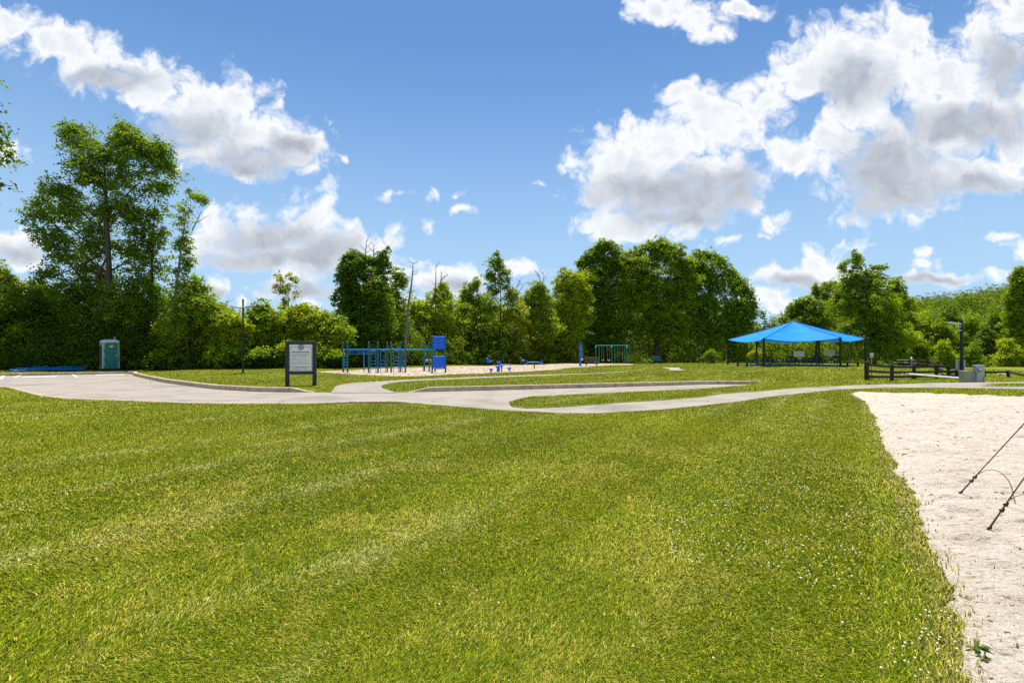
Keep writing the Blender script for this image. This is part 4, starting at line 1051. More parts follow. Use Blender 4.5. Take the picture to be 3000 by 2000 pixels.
# ------------------------------------------------------------------ objects
M_black = simple('black_steel', (.012,.012,.014), .45)
M_char = simple('charcoal_timber', (.030,.034,.042), .65, var=.25, scale=9, bump=.3)
M_white = simple('white_paint', (.78,.78,.75), .5, var=.06)
M_blue = simple('blue_powder_coat', (.015,.22,.60), .4, var=.1)
M_bblue = simple('bright_blue_plastic', (.010,.15,.95), .38, var=.06)
M_teal = simple('green_powder_coat', (.008,.15,.12), .4, var=.12)
M_swing = simple('sea_green_steel', (.015,.20,.15), .4, var=.1)
M_slot_shade = simple('painted_slot_shade', (.006,.012,.04), .8)  # near-black colour standing for the shade within the panel slots
M_grey = simple('grey_metal', (.30,.31,.32), .5, .3, var=.1)
M_lgrey = simple('light_grey_metal', (.50,.52,.54), .5, .1, var=.08)
M_brown = simple('brown_fence_wood', (.030,.020,.015), .8, var=.35, scale=7, bump=.5)
M_beige = simple('beige_enclosure', (.40,.35,.27), .6, var=.08)
M_chain = simple('swing_chain', (.35,.36,.37), .4, .6)
M_wood = simple('bench_slats', (.16,.11,.07), .75, var=.3, scale=8)
M_rubber = simple('black_rubber', (.015,.015,.015), .7)
M_stone = simple('pale_stone', (.42,.38,.33), .9, var=.25, scale=4, bump=.6)

def rot(rz): return Matrix.Rotation(rz, 4, 'Z')
def S3(px, D): return px*D/FPX      # photo pixels to metres at a distance

# ---- portable toilet
def toilet():
    p = G(321, 1084.5); p.z = float(H(p.x, p.y))
    t = empty('portable_toilet', p, 'green and grey portable toilet standing behind the parking lot kerb', 'toilet', R(49))
    M_shell = simple('grey_shell_plastic', (.42,.45,.52), .5, var=.07); M_door = simple('green_door_plastic', (.007,.19,.14), .45, var=.1)
    M_roof = simple('white_roof_plastic', (.66,.68,.70), .4, var=.05); M_side = simple('green_side_plastic', (.05,.085,.075), .5)
    M_stick = simple('orange_sticker', (.75,.22,.10), .5); M_mark = simple('sticker_mark', (.8,.72,.6), .5)
    W, Dp, Hh = 1.07, 1.1, 2.0
    MB().box((0,0,.07), (W+.06, Dp+.06, .14), bev=.02).build('base', M_rubber, t)
    b = MB(); b.box((0,0,.14+Hh/2), (W, Dp, Hh), bev=.05, taper=.955)
    sh = b.build('cabin', M_shell, t)
    s = MB()
    for sx in (-1, 1): s.box((sx*(W/2-.012), 0, 1.08), (.05, Dp*.74, 1.62), ry=sx*-.012, bev=.015)
    s.build('side_panel', M_side, t)
    # domed roof
    r = MB(); prof = []
    rings = [(0, .60, .615), (.06, .60, .615), (.13, .56, .575), (.19, .47, .50), (.225, .30, .34), (.235, 0.02, .02)]
    vs = []; n = 24
    for z, ax, ay in rings:
        for j in range(n):
            a = 2*math.pi*j/n; k = .35
            cx, cy = math.cos(a), math.sin(a)
            vs.append((ax*math.copysign(abs(cx)**k, cx)*.93, ay*math.copysign(abs(cy)**k, cy)*.93, 2.12+z))
    fs = [(i*n+j, i*n+(j+1) % n, (i+1)*n+(j+1) % n, (i+1)*n+j) for i in range(len(rings)-1) for j in range(n)]
    fs += [tuple(range(n-1, -1, -1)), tuple(range((len(rings)-1)*n, len(rings)*n))]
    r.add(vs, fs, True); r.build('roof', M_roof, t)
    # door with rounded top and stepped hinge edge
    d = MB(); pts = [(-.36,.16),(.40,.16),(.40,1.98),(.36,2.06),(.28,2.09),(-.26,2.09),(-.34,2.05),(-.38,1.97),(-.38,1.62),(-.43,1.58),(-.43,1.36),(-.38,1.32),(-.38,.98),(-.43,.94),(-.43,.72),(-.38,.68),(-.38,.40),(-.43,.36),(-.43,.2)]
    d.prism(pts, -Dp/2-.035, -Dp/2+.05)
    for z in (.55, 1.25): d.box((.02, -Dp/2-.04, z), (.62, .02, .03))
    door = d.build('door', M_door, t)
    MB().box((.27, -Dp/2-.05, 1.12), (.16, .03, .09), bev=.01).build('handle', M_lgrey, door)
    MB().box((.0, -Dp/2-.042, 1.83), (.27, .012, .2), bev=.004).build('sticker', M_stick, door)
    k = MB(); k.prism([(-.08,1.77),(-.05,1.89),(.0,1.85),(.07,1.89),(.09,1.80),(.02,1.76)], -Dp/2-.052, -Dp/2-.049); k.build('sticker_mark', M_mark, door)
    v = MB()
    for k in range(5): v.box((-.07*2+.07*k, -Dp/2-.0, 2.15), (.05, .06, .02))
    MB().tube([(.38,.40,2.2),(.38,.40,2.55)], .05, 10).build('vent_pipe', M_shell, t)
toilet()

# ---- notice board
def notice():
    p = G(882, 1131.5)
    D = p.y; k = D/FPX
    t = empty('notice_board', p, 'charcoal framed white notice board on two timber posts beside the kerb', 'sign', R(13))
    w, h = 1.20, 132*k
    for sx in (-1, 1):
        MB().box((sx*(w/2-.075), 0, h/2-.1), (.15, .15, h+.2), bev=.012).build('post', M_char, t)
    MB().box((0, 0, h-.065), (w-.302, .14, .13), bev=.01).build('top_rail', M_char, t)
    MB().box((0, 0, h*.30), (w-.302, .14, .12), bev=.01).build('bottom_rail', M_char, t)
    z0, z1 = h*.30+.06, h-.13
    Ms = simple('notice_panel_white', (.82,.81,.76), .45, var=.04)
    pw = w-.302
    pan = MB().box((0, .0, (z0+z1)/2), (pw, .05, z1-z0)).build('panel', Ms, t)
    Mi = simple('notice_ink', (.012,.018,.022), .6, var=.05); Mt = simple('emblem_teal', (.10,.20,.22), .6, var=.1); Ml = simple('emblem_light', (.42,.52,.53), .6, var=.1)
    y = -.0265
    # border with its step round the emblem
    f = MB(); zt = z1-.115; bx = pw/2-.03
    def strip(x0, z0_, x1, z1_, th=.010): f.box(((x0+x1)/2, y, (z0_+z1_)/2), (abs(x1-x0)+th, .004, abs(z1_-z0_)+th))
    strip(-bx, z0+.025, bx, z0+.025); strip(-bx, z0+.025, -bx, zt); strip(bx, z0+.025, bx, zt); strip(-bx, zt, -.115, zt); strip(.115, zt, bx, zt)
    f.build('border', Mi, pan)
    ec = Vector((0, y-.002, zt))
    e = MB(); e.tube([ec + Vector((math.cos(a)*.112, 0, math.sin(a)*.112)) for a in np.linspace(0, 2*math.pi, 28, endpoint=False)], .012, 6, closed=True)
    emb = e.build('emblem_ring', Mt, pan)
    disc = MB(); disc.prism([(math.cos(a)*.104, math.sin(a)*.104) for a in np.linspace(0, 2*math.pi, 28, endpoint=False)], -.002, .002, ec); disc.build('emblem_disc', Ml, pan)
    wv = MB()
    for q, (z, a0) in enumerate(((-.05, 0), (-.02, 1), (.012, 2))):
        wv.tube([ec + Vector((x, -.006, z + .012*math.sin(x*40+a0))) for x in np.linspace(-.075+.01*q, .075-.01*q, 9)], .0075, 5)
    wv.tube([ec + Vector((-.05, -.006, .03)), ec + Vector((-.01, -.006, .075)), ec + Vector((.02, -.006, .045)), ec + Vector((.05, -.006, .06))], .0075, 5)
    wv.build('emblem_waves', Mt, pan)
    def text(s, z, size, bold=0, wmax=None):
        cu = bpy.data.curves.new('heading', 'FONT'); cu.body = s; cu.size = size; cu.align_x = 'CENTER'; cu.align_y = 'CENTER'; cu.extrude = .0015; cu.offset = bold
        o = bpy.data.objects.new('heading', cu); COL.objects.link(o)
        bpy.context.view_layer.update()
        me = bpy.data.meshes.new_from_object(o.evaluated_get(bpy.context.evaluated_depsgraph_get()))
        COL.objects.unlink(o); bpy.data.objects.remove(o)
        xs = [v.co.x for v in me.vertices]; sc_ = (wmax/(max(xs)-min(xs))) if wmax else 1
        me.transform(Matrix.Translation((0, y-.002, z)) @ Matrix.Rotation(R(90), 4, 'X') @ Matrix.Diagonal((sc_, 1, 1, 1)))
        me.materials.clear(); me.materials.append(Mi)
        return link(bpy.data.objects.new('heading', me), pan)
    zh = z1 - (z1-z0)*.285
    text('PRIVATE RECREATION AREA', zh, .072, .002, pw*.74)
    rg = np.random.default_rng(4); hgt = z1-z0
    def textline(fr, x0, x1, th=.010):
        z = z1 - hgt*fr; x = x0*pw; b = MB()
        while x < x1*pw:
            l = rg.uniform(.02, .065); e_ = min(x+l, x1*pw); b.box(((x+e_)/2, y, z), (e_-x, .003, th)); x = e_ + .012
        b.build('text_line', Mi, pan)
    for fr, x0, x1, th in ((.345,-.37,.37,.012),(.392,-.38,.36,.009),(.415,-.38,.30,.009),(.438,-.36,.24,.009),(.49,-.41,.24,.010),(.535,-.41,-.05,.010),(.585,-.41,.30,.010),(.635,-.41,.39,.010),(.68,-.41,.34,.010),(.725,-.41,.36,.009),(.748,-.36,-.2,.009),(.828,-.42,.40,.017),(.855,-.28,.28,.015),(.90,-.40,.38,.009),(.935,-.40,.02,.009)):
        textline(fr, x0, x1, th)
notice()

# ---- lamp post with two heads
def lamp_double():
    p = G(712, 1095); k = p.y/FPX
    t = empty('lamp_post', p, 'thin black lamp post with two grey heads in front of the low trees', 'street lamp')
    hgt = 219*k
    pl_ = MB(); pl_.box((0,0,hgt/2-.1), (.075,.075,hgt+.2)); pl_.build('pole', M_black, t)
    MB().box((0,0,.04), (.2,.2,.08), bev=.01).build('base_plate', M_black, t)
    zt = hgt - 29*k
    for sx, dz in ((-1, .10), (1, .16)):
        a = MB(); ang = sx*.22
        a.box((sx*.42, 0, zt+dz*.6+.06), (.74, .26, .09), ry=-ang, bev=.02); hd = a.build('lamp_head', M_lgrey, t)
        MB().box((sx*.46, 0, zt+dz*.6+.013), (.5, .2, .02), ry=-ang).build('lens', M_lgrey, hd)
lamp_double()

# ---- climbing frame with monkey bars
def climber():
    D0 = 34.0; X0 = (1210-1500)/FPX*D0; base = Vector((X0, D0, float(H(X0, D0))))
    t = empty('climbing_frame', base, 'long teal and blue monkey bar frame with a climbing panel at one end', 'climbing frame')
    def lp(zx, D, z=0):
        x = (700 + zx*.3189 - 1500)/FPX*D
        return Vector((x - X0, D - D0, z))
    posts = [(958,34.3),(998,33.4),(1192,33.3),(1277,33.3),(1362,34.4),(1398,33.4),(1482,34.4),(1530,33.3),(1700,36),(1748,35.4),(1802,34.6)]
    for zx, D in posts:
        b = MB(); q = lp(zx, D); dz = float(H(q.x+X0, D)) - base.z
        b.tube([q + Vector((0,0,dz-.2)), q + Vector((0,0,2.04))], .055, 10); b.lathe([(.06,0),(.06,.03),(.04,.06),(.001,.07)], q + Vector((0,0,2.04)), 10)
        b.build('post', M_teal, t)
    for zx in (1775, 1898):
        q = lp(zx, 32.6); b = MB(); b.tube([q + Vector((0,0,-.25)), q + Vector((0,0,2.44))], .055, 10); b.lathe([(.06,0),(.06,.03),(.04,.06),(.001,.07)], q + Vector((0,0,2.44)), 10); b.build('post', M_teal, t)
    q = lp(1148, 35.4); MB().tube([q + Vector((0,0,-.2)), q + Vector((0,0,1.62))], .04, 8).build('post', M_blue, t)
    zb = 1.58
    def rail(a, b, z0=zb, z1=zb, r=.035):
        MB().tube([a + Vector((0,0,z0)), b + Vector((0,0,z1))], r, 8).build('rail', M_blue, t)
    rail(lp(958,34.3), lp(1362,34.4)); rail(lp(998,33.4), lp(1192,33.3)); rail(lp(1192,33.3), lp(1277,33.3)); rail(lp(1277,33.3), lp(1398,33.4))
    rail(lp(1362,34.4), lp(1482,34.4)); rail(lp(1398,33.4), lp(1530,33.3)); rail(lp(1530,33.3), lp(1748,35.4)); rail(lp(1482,34.4), lp(1700,36)); rail(lp(1700,36), lp(1802,34.6)); rail(lp(1748,35.4), lp(1775,32.6))
    rail(lp(958,34.3), lp(998,33.4)); rail(lp(1530,33.3), lp(1482,34.4)); rail(lp(1192,33.3), lp(1362,34.4))
    # hanging triangular grips
    for zx in (1012,1028,1054,1088,1114,1143,1176,1190,1205,1218,1232):
        c = lp(zx, 33.9, zb-.03); b = MB(); w = .095
        b.tube([c + Vector((0,0,0)), c + Vector((-w*.6,0,-.14)), c + Vector((-w,.02,-.24)), c + Vector((-w*.6,.02,-.285)), c + Vector((w*.6,.02,-.285)), c + Vector((w,.02,-.24)), c + Vector((w*.6,0,-.14))], .016, 6, closed=True)
        b.build('hanging_grip', M_blue, t)
    cross = MB()
    for zx in range(1010, 1240, 26): cross.tube([lp(zx, 33.35, zb), lp(zx, 34.35, zb)], .016, 6)
    cross.build('cross_bars', M_blue, t)
    # ladders: an upturned U with rungs
    for x0, x1, D, top, rungs in ((965,993,33.9,1.0,(.3,.5,.7,.9)),(1212,1258,33.8,1.5,(.36,.58,.80)),(1300,1345,33.8,1.5,(.40,.60,.82)),(1422,1468,33.9,1.5,(.36,.58,.80)),(1498,1527,33.8,1.5,(.36,.58,.80)),(1708,1744,35.7,1.5,(.45,.85))):
        a, c = lp(x0, D), lp(x1, D); b = MB(); r = .10
        u = [a + Vector((0,0,-.2)), a + Vector((0,0,top-r)), a.lerp(c, .12) + Vector((0,0,top-.02)), a.lerp(c, .5) + Vector((0,0,top)), a.lerp(c, .88) + Vector((0,0,top-.02)), c + Vector((0,0,top-r)), c + Vector((0,0,-.2))]
        if top < 1.2: u = [a + Vector((0,0,-.2)), a + Vector((0,0,zb)), c + Vector((0,0,zb)), c + Vector((0,0,-.2))]
        b.tube(u, .022, 7)
        for z in rungs: b.tube([a + Vector((0,0,z)), c + Vector((0,0,z))], .019, 6)
        b.build('ladder', M_blue, t)
    b = MB(); q = lp(1735, 35.7); b.box(q + Vector((.05,0,.78)), (.45,.3,.18), bev=.03); b.build('step', M_grey, t)
    # two climbing panels; raised dark plates paint the shade inside their hand slots
    a, c = lp(1783, 32.55), lp(1890, 32.55); w = (c-a).length
    for z0, z1, n, white in ((1.60, 2.44, 5, 0), (.30, 1.14, 5, 1)):
        b = MB(); b.box(((a+c)/2) + Vector((0, 0, (z0+z1)/2)), (w, .06, z1-z0), bev=.02)
        pan = b.build('climbing_panel', M_bblue, t)
        for r in range(n):
            zr = z1 - .085 - r*(z1-z0-.15)/(n-1)
            for k in range(3):
                x = (k-1)*.235 + (.05 if r % 2 else -.04)
                if abs(x) > w/2-.08: x *= .85
                tgt = MB(); hole = white and r == n-1
                M_ = (a+c)/2 + Vector((x, -.033, zr))
                tgt.prism([(-.062,-.018),(-.035,.018),(.0,.026),(.035,.018),(.062,-.018),(0,-.008)] if r % 2 else [(-.06,-.02),(.06,-.02),(.06,.02),(-.06,.02)], -.003, .004, M_)
                tgt.build('foot_hole' if hole else 'slot_shade', M_white if hole else M_slot_shade, pan)
climber()

# ---- bowl seats and post table
def pod(px, py, h, wid, label):
    p = G(px, py); r = wid/2*p.y/FPX
    t = empty('bowl_stool', p, label, 'stool', 0, 'blue bowl stools on the wood chips')
    MB().tube([(0,0,-.15),(0,0,h-r*.9)], .045, 10).build('post', M_blue, t)
    MB().lathe([(.001,-r*.95),(r*.45,-r*.85),(r*.8,-r*.55),(r*.97,-r*.2),(r,0),(r*.93,.02),(r*.8,-.01),(.001,-.03)], (0,0,h), 20).build('bowl', M_bblue, t)
pod(1439, 1092, .27, 12.5, 'low blue bowl stool standing alone at the left of the post table')
pod(1457, 1090.6, .42, 12, 'tall blue bowl stool touching the left of the post table')
pod(1470, 1090, .49, 10.5, 'tall blue bowl stool just right of the post table')
pod(1492, 1089, .27, 12.5, 'low blue bowl stool standing alone at the right of the post table')
p = G(1461.5, 1089.2)
t = empty('post_table', p, 'small blue topped play table on a thick blue post', 'table')
MB().tube([(0,0,-.15),(0,0,.66)], .07, 12).build('post', M_bblue, t)
MB().lathe([(.001,.60),(.10,.61),(.14,.66),(.145,.71),(.13,.72),(.001,.72)], (0,0,0), 20).build('table_top', M_bblue, t)
def balance():
    p = G(1481, 1078.5)
    t = empty('balance_bench', p, 'low flat blue bench on four thin legs behind the bowl stools', 'bench', R(-6))
    b = MB(); b.box((0,0,.33), (.95,.26,.06), bev=.02); b.build('seat', M_blue, t)
    for sx in (-1, 1):
        for sy in (-1, 1): MB().tube([(sx*.42, sy*.09, -.1), (sx*.40, sy*.09, .31)], .022, 7).build('leg', M_teal, t)
balance()
def seesaw():
    p = G(1565.5, 1082); k = p.y/FPX
    t = empty('seesaw', p, 'blue seesaw with bent down ends on a single dark post', 'seesaw', R(3))
    MB().tube([(0,0,-.15),(0,0,.55)], .04, 10).build('post', M_black, t)
    b = MB(); b.tube([(-.62,0,.50),(-.52,0,.54),(-.38,0,.575),(0,0,.585),(.38,0,.575),(.52,0,.54),(.62,0,.50),(.74,0,.40)], .045, 8)
    b.tube([(-.62,0,.50),(-.74,0,.42)], .045, 8); b.build('beam', M_blue, t)
    for sx in (-1, 1):
        s = MB(); s.box((sx*.80, 0, .375), (.26,.22,.045), bev=.018); s.build('seat', M_blue, t)
        h_ = MB(); h_.tube([(sx*.60,-.13,.66),(sx*.60,-.10,.70),(sx*.60,.10,.70),(sx*.60,.13,.66)], .018, 6); h_.tube([(sx*.58,0,.53),(sx*.60,0,.70)], .018, 6); h_.build('handle', M_bblue, t)
seesaw()
def rider(px, py, mat, label, hgt, flip, sad):
    p = G(px, py); k = p.y/FPX
    t = empty('spring_rider', p, label, 'spring rider', 0 if not flip else R(180))
    b = MB(); b.tube([(.075*math.cos(a), .075*math.sin(a), -.02 + .26*a/(2*math.pi*5)) for a in np.linspace(0, 2*math.pi*5, 60)], .014, 5); b.build('spring', M_black, t)
    MB().box((0,0,.0), (.3,.3,.05), bev=.01).build('base_plate', M_black, t)
    # animal shaped body: barrel, raised neck, round head with beak, tail
    b = MB()
    def blob(c, r, n=10):
        b.lathe([(max(.001, r[0]*math.sin(a)), -r[2]*math.cos(a)) for a in np.linspace(0, math.pi, n)], c, 14, Matrix.Diagonal((1, r[1]/r[0], 1, 1)))
    blob((0,0,.40), (.23,.13,.15)); blob((.13,0,.56), (.10,.085,.15)); blob((.13,0,.72), (.115,.09,.10))
    b.tube([(-.16,0,.44),(-.26,0,.50),(-.33,0,.52)], [.075,.05,.02], 8); b.tube([(.22,0,.71),(.31,0,.70)], [.045,.012], 8)
    body = b.build('body', mat, t)
    s = MB(); s.box((-.07,0,.545), (.2,.22,.035), bev=.014); s.build('seat', sad, t)
    MB().tube([(.08,-.2,.62),(.08,.2,.62)], .018, 7).build('handle', M_black, t)
    return t
rider(1432, 1071.5, M_bblue, 'blue animal shaped spring rider at the back of the wood chips', .7, True, M_blue)
rider(1530, 1070.5, simple('dark_green_plastic', (.01,.09,.06), .45), 'dark green spring rider with a white face left of the seesaw', .7, True, M_white)

# ---- tetherball
def tether():
    p = G(1700, 1072.3); k = p.y/FPX; h = 70*k
    t = empty('tetherball_pole', p, 'thick blue pole with a pale ball on a cord', 'tetherball')
    MB().tube([(0,0,-.2),(0,0,h*.55),(0,0,h)], [.11,.095,.075], 12).build('pole', M_bblue, t)
    MB().tube([(.05,-.02,h-.1),(.18,-.06,h*.6),(.16,-.10,h*.33)], .012, 5).build('cord', M_white, t)
    r = .12; MB().lathe([(max(.001, r*math.sin(a)), -r*math.cos(a)) for a in np.linspace(0, math.pi, 10)], (.16,-.10,h*.28), 14).build('ball', simple('yellowed_ball', (.62,.50,.28), .6), t)
tether()

def bench(px, py, wpx, label, rz, slat):
    p = G(px, py); k = p.y/FPX; w = wpx*k
    t = empty('park_bench', p, label, 'bench', rz)
    b = MB()
    for y in (-.17,-.06,.05,.16): b.box((0,y,.44), (w,.09,.04), bev=.01)
    b.build('seat', slat, t)
    b = MB()
    for z in (.60,.72,.84): b.box((0,.22+(z-.6)*.22,z), (w,.035,.095), rx=-.2, bev=.01)
    b.build('backrest', slat, t)
    for sx in (-1, 1):
        MB().tube([(sx*w*.38,-.2,-.08),(sx*w*.38,-.18,.40),(sx*w*.38,.20,.41),(sx*w*.38,.30,.9)], .03, 7).tube([(sx*w*.38,.2,.41),(sx*w*.38,.25,-.08)], .03, 7).build('leg', M_black, t)
bench(1733, 1073, 40, 'brown slatted park bench between the tetherball pole and the swings', R(-14), M_wood)
bench(1924, 1066.5, 30, 'dark park bench in the shade right of the swings', R(4), M_teal)

# ---- swing set
def swings():
    D0 = 56.0; X0 = (1795-1500)/FPX*D0; base = Vector((X0, D0, float(H(X0, D0))))
    t = empty('swing_set', base, 'sea green swing set with three arched frames under the great maples', 'swing set')
    def lx(zx): return (1300 + zx*.3189 - 1500)/FPX*D0 - X0
    ztop = EYE + (HOR - (900+349*.3189))/FPX*D0 - base.z
    for a, b_ in ((1387,1437),(1532,1582),(1670,1720)):
        x0, x1 = lx(a), lx(b_); c = (x0+x1)/2; r = (x1-x0)/2
        pts = [(x0,-.75,-.2),(x0,-.68,ztop-r)] + [(c - r*math.cos(q), -.68+1.36*q/math.pi*1.0, ztop - r + r*math.sin(q)) for q in np.linspace(.2, math.pi-.2, 9)] + [(x1,.68,ztop-r),(x1,.75,-.2)]
        MB().tube(pts, .055, 9).build('arch', M_swing, t)
    MB().tube([(lx(1410),0,ztop-.01),(lx(1697),0,ztop-.01)], .05, 9).build('top_beam', M_swing, t)
    for zx0, zx1, zy, mat in ((1452,1470,478,M_white),(1503,1522,478,M_white),(1596,1612,490,M_rubber),(1640,1664,488,M_blue)):
        x0, x1 = lx(zx0), lx(zx1); zs = EYE + (HOR - (900+zy*.3189))/FPX*D0 - base.z
        r = (x1-x0)/2; c = (x0+x1)/2
        s = MB(); n = 9; vs = []
        for i in range(n):
            q = i/(n-1)*2-1
            for y in (-.08, .08): vs.append((c + q*r, y, zs - .14*(1-q*q)))
            for y in (.08, -.08): vs.append((c + q*r, y, zs - .14*(1-q*q) - .035))
        fs = [(i*4+j, i*4+(j+1) % 4, i*4+4+(j+1) % 4, i*4+4+j) for i in range(n-1) for j in range(4)] + [(3,2,1,0), tuple(range(4*n-4, 4*n))]
        s.add(vs, fs); seat = s.build('swing_seat', mat, t)
        for x in (x0, x1): MB().tube([(x,0,zs),(x,0,ztop-.05)], .014, 5).build('chain', M_chain, seat)
swings()

# ---- shade pavilion
def pavilion():
    C0 = Vector((28.55, 50.2)); s = 6.1; phi = R(23)
    gz = float(H(28.7, 48)); base = Vector((C0.x, C0.y, gz))
    t = empty('shade_canopy', base, 'six sided bright blue fabric shade canopy on black posts', 'canopy')
    M_fab, nt, out = nmat('blue_shade_fabric')
    tc = N(nt, 'ShaderNodeTexCoord'); nz = N(nt, 'ShaderNodeTexNoise', ins={'Vector': tc.outputs['Object'], 'Scale': 1.2, 'Detail': 4.0})
    c = ramp(nt, nz.outputs[0], [(.3, (.004,.235,.70)), (.7, (.006,.285,.80))])
    b = N(nt, 'ShaderNodeBsdfPrincipled', ins={'Base Color': c, 'Roughness': .7, 'Specular IOR Level': .2}); tr = N(nt, 'ShaderNodeBsdfTranslucent', ins={'Color': c})
    mx = N(nt, 'ShaderNodeMixShader', ins={0: .16, 1: b.outputs[0], 2: tr.outputs[0]}); nt.links.new(mx.outputs[0], out.inputs[0])
    th0 = math.atan2(-math.cos(phi), -math.sin(phi))
    ver = [Vector((s*math.cos(th0+R(30)+k*R(60)), s*math.sin(th0+R(30)+k*R(60)), 0)) for k in range(6)]
    ze = EYE + (HOR-989)/FPX*44.5 - gz; za = EYE + (HOR-941)/FPX*50.2 - gz
    apex = Vector((0,0,za))
    vs = []; fs = []; n = 12
    for k in range(6):
        A, B = ver[k] + Vector((0,0,ze)), ver[(k+1) % 6] + Vector((0,0,ze))
        b0 = len(vs)
        for i in range(n+1):
            for j in range(n+1):
                u = i/n; q = j/n                      # u up the panel, q across
                e = A.lerp(B, q); bow = 4*q*(1-q)
                e2 = e + (-(A+B)/2).normalized()*Vector((1,1,0)).length*0 + Vector((0,0,-.30*bow*(1-u)))
                inward = (Vector((0,0,ze)) - (A+B)/2); inward.z = 0; inward.normalize()
                e2 += inward*(.45*bow*(1-u))
                P = e2.lerp(apex, u)
                P.z -= .22*math.sin(math.pi*u)*(.35 + .65*bow)
                vs.append(P)
        for i in range(n):
            for j in range(n): a = b0 + i*(n+1) + j; fs.append((a, a+1, a+n+2, a+n+1))
    m = MB(); m.add(vs, fs, True); fab = m.build('canopy_fabric', M_fab, t)
    M_seam = simple('canopy_seam', (.01,.12,.42), .7)
    for k in range(6):
        A = ver[k] + Vector((0,0,ze)); se = MB()
        pts = []
        for u in np.linspace(0, 1, 9):
            P = A.lerp(apex, u); P.z -= .22*math.sin(math.pi*u)*.35; P.z += .012; pts.append(P)
        se.tube(pts, .03, 6); se.build('seam', M_seam, fab)
        gp = float(H(C0.x+ver[k].x, C0.y+ver[k].y)) - gz
        MB().tube([ver[k] + Vector((0,0,gp-.3)), ver[k] + Vector((0,0,ze+.03))], .095, 12).build('post', M_black, t)
        r = MB(); r.tube([ver[k] + Vector((0,0,ze-.05)), ver[k]*.5 + Vector((0,0,lerp(ze,za,.5)-.42)), Vector((0,0,za-.32))], .05, 8); r.build('rafter', M_black, t)
    hexp = [(C0.x+v.x*.86, C0.y+v.y*.86) for v in ver]
    sheet('pavilion_slab', hexp, M_conc, .05, .8)
pavilion()

def table(px, D, rz, label, w=1.85, mat=None, group='picnic tables under the shade canopy'):
    mat = mat or M_tbl
    p = AT(px, D); p.z += .05
    t = empty('picnic_table', p, label, 'picnic table', rz, group)
    MB().box((0,0,.735), (w,.76,.05), bev=.015).build('table_top', mat, t)
    for sy in (-1, 1): MB().box((0, sy*.68, .445), (w,.27,.045), bev=.015).build('bench_seat', mat, t)
    for sx in (-1, 1):
        b = MB(); x = sx*w*.33
        for sy in (-1, 1): b.tube([(x, sy*.12, .71), (x, sy*.25, .40), (x, sy*.52, .12), (x, sy*.58, .0)], .032, 7)
        b.tube([(x,-.70,.42),(x,-.3,.36),(x,.3,.36),(x,.70,.42)], .028, 7); b.build('leg', M_black, t)
M_tbl = simple('dark_green_table_coat', (.012,.055,.060), .5, var=.1)
table(2226, 49, R(8), 'dark picnic table at the left under the shade canopy, near the front left post')
table(2285, 46.5, R(20), 'dark picnic table in front, just right of the front left canopy post')
table(2318, 51, R(76), 'dark picnic table seen end on below the canopy peak')
table(2354, 50, R(-8), 'dark picnic table beneath the basketball backboard with the plain rim')
table(2384, 46.8, R(6), 'dark picnic table left of the front right canopy post, nearest the lawn')
table(2420, 50.5, R(-12), 'dark picnic table beneath the farther basketball backboard')
table(2655, 55, R(10), 'grey picnic table standing far behind the wooden fence', 1.8, M_grey, None)
def flatbench(px, D, label, rz):
    p = AT(px, D); t = empty('flat_bench', p, label, 'bench', rz, 'backless benches beside the canopy')
    MB().box((0,0,.44), (1.45,.30,.05), bev=.015).build('seat', M_tbl, t)
    for sx in (-1, 1): MB().box((sx*.45,0,.16), (.07,.22,.52)).build('leg', M_black, t)
flatbench(2175, 47, 'backless dark bench just inside the leftmost canopy posts', R(4))
flatbench(2498, 45, 'backless dark bench on the grass right of the canopy, by the fence', R(-5))
def grill(px, D, label):
    p = AT(px, D); t = empty('park_grill', p, label, 'grill', R(10), 'pedestal grills at the canopy')
    MB().tube([(0,0,-.2),(0,0,.75)], .04, 8).build('pedestal', M_black, t)
    b = MB(); b.prism([(-.30,.75),(.30,.75),(.33,1.0),(-.33,1.0)], -.2, .2); b.build('fire_box', M_rubber, t)
    MB().box((0,-.02,1.015), (.74,.42,.03), bev=.005).build('grate', M_grey, t)
grill(2454, 52, 'pedestal grill right of the picnic tables, by the front right canopy post')
grill(2315, 57, 'pedestal grill behind the table seen end on')
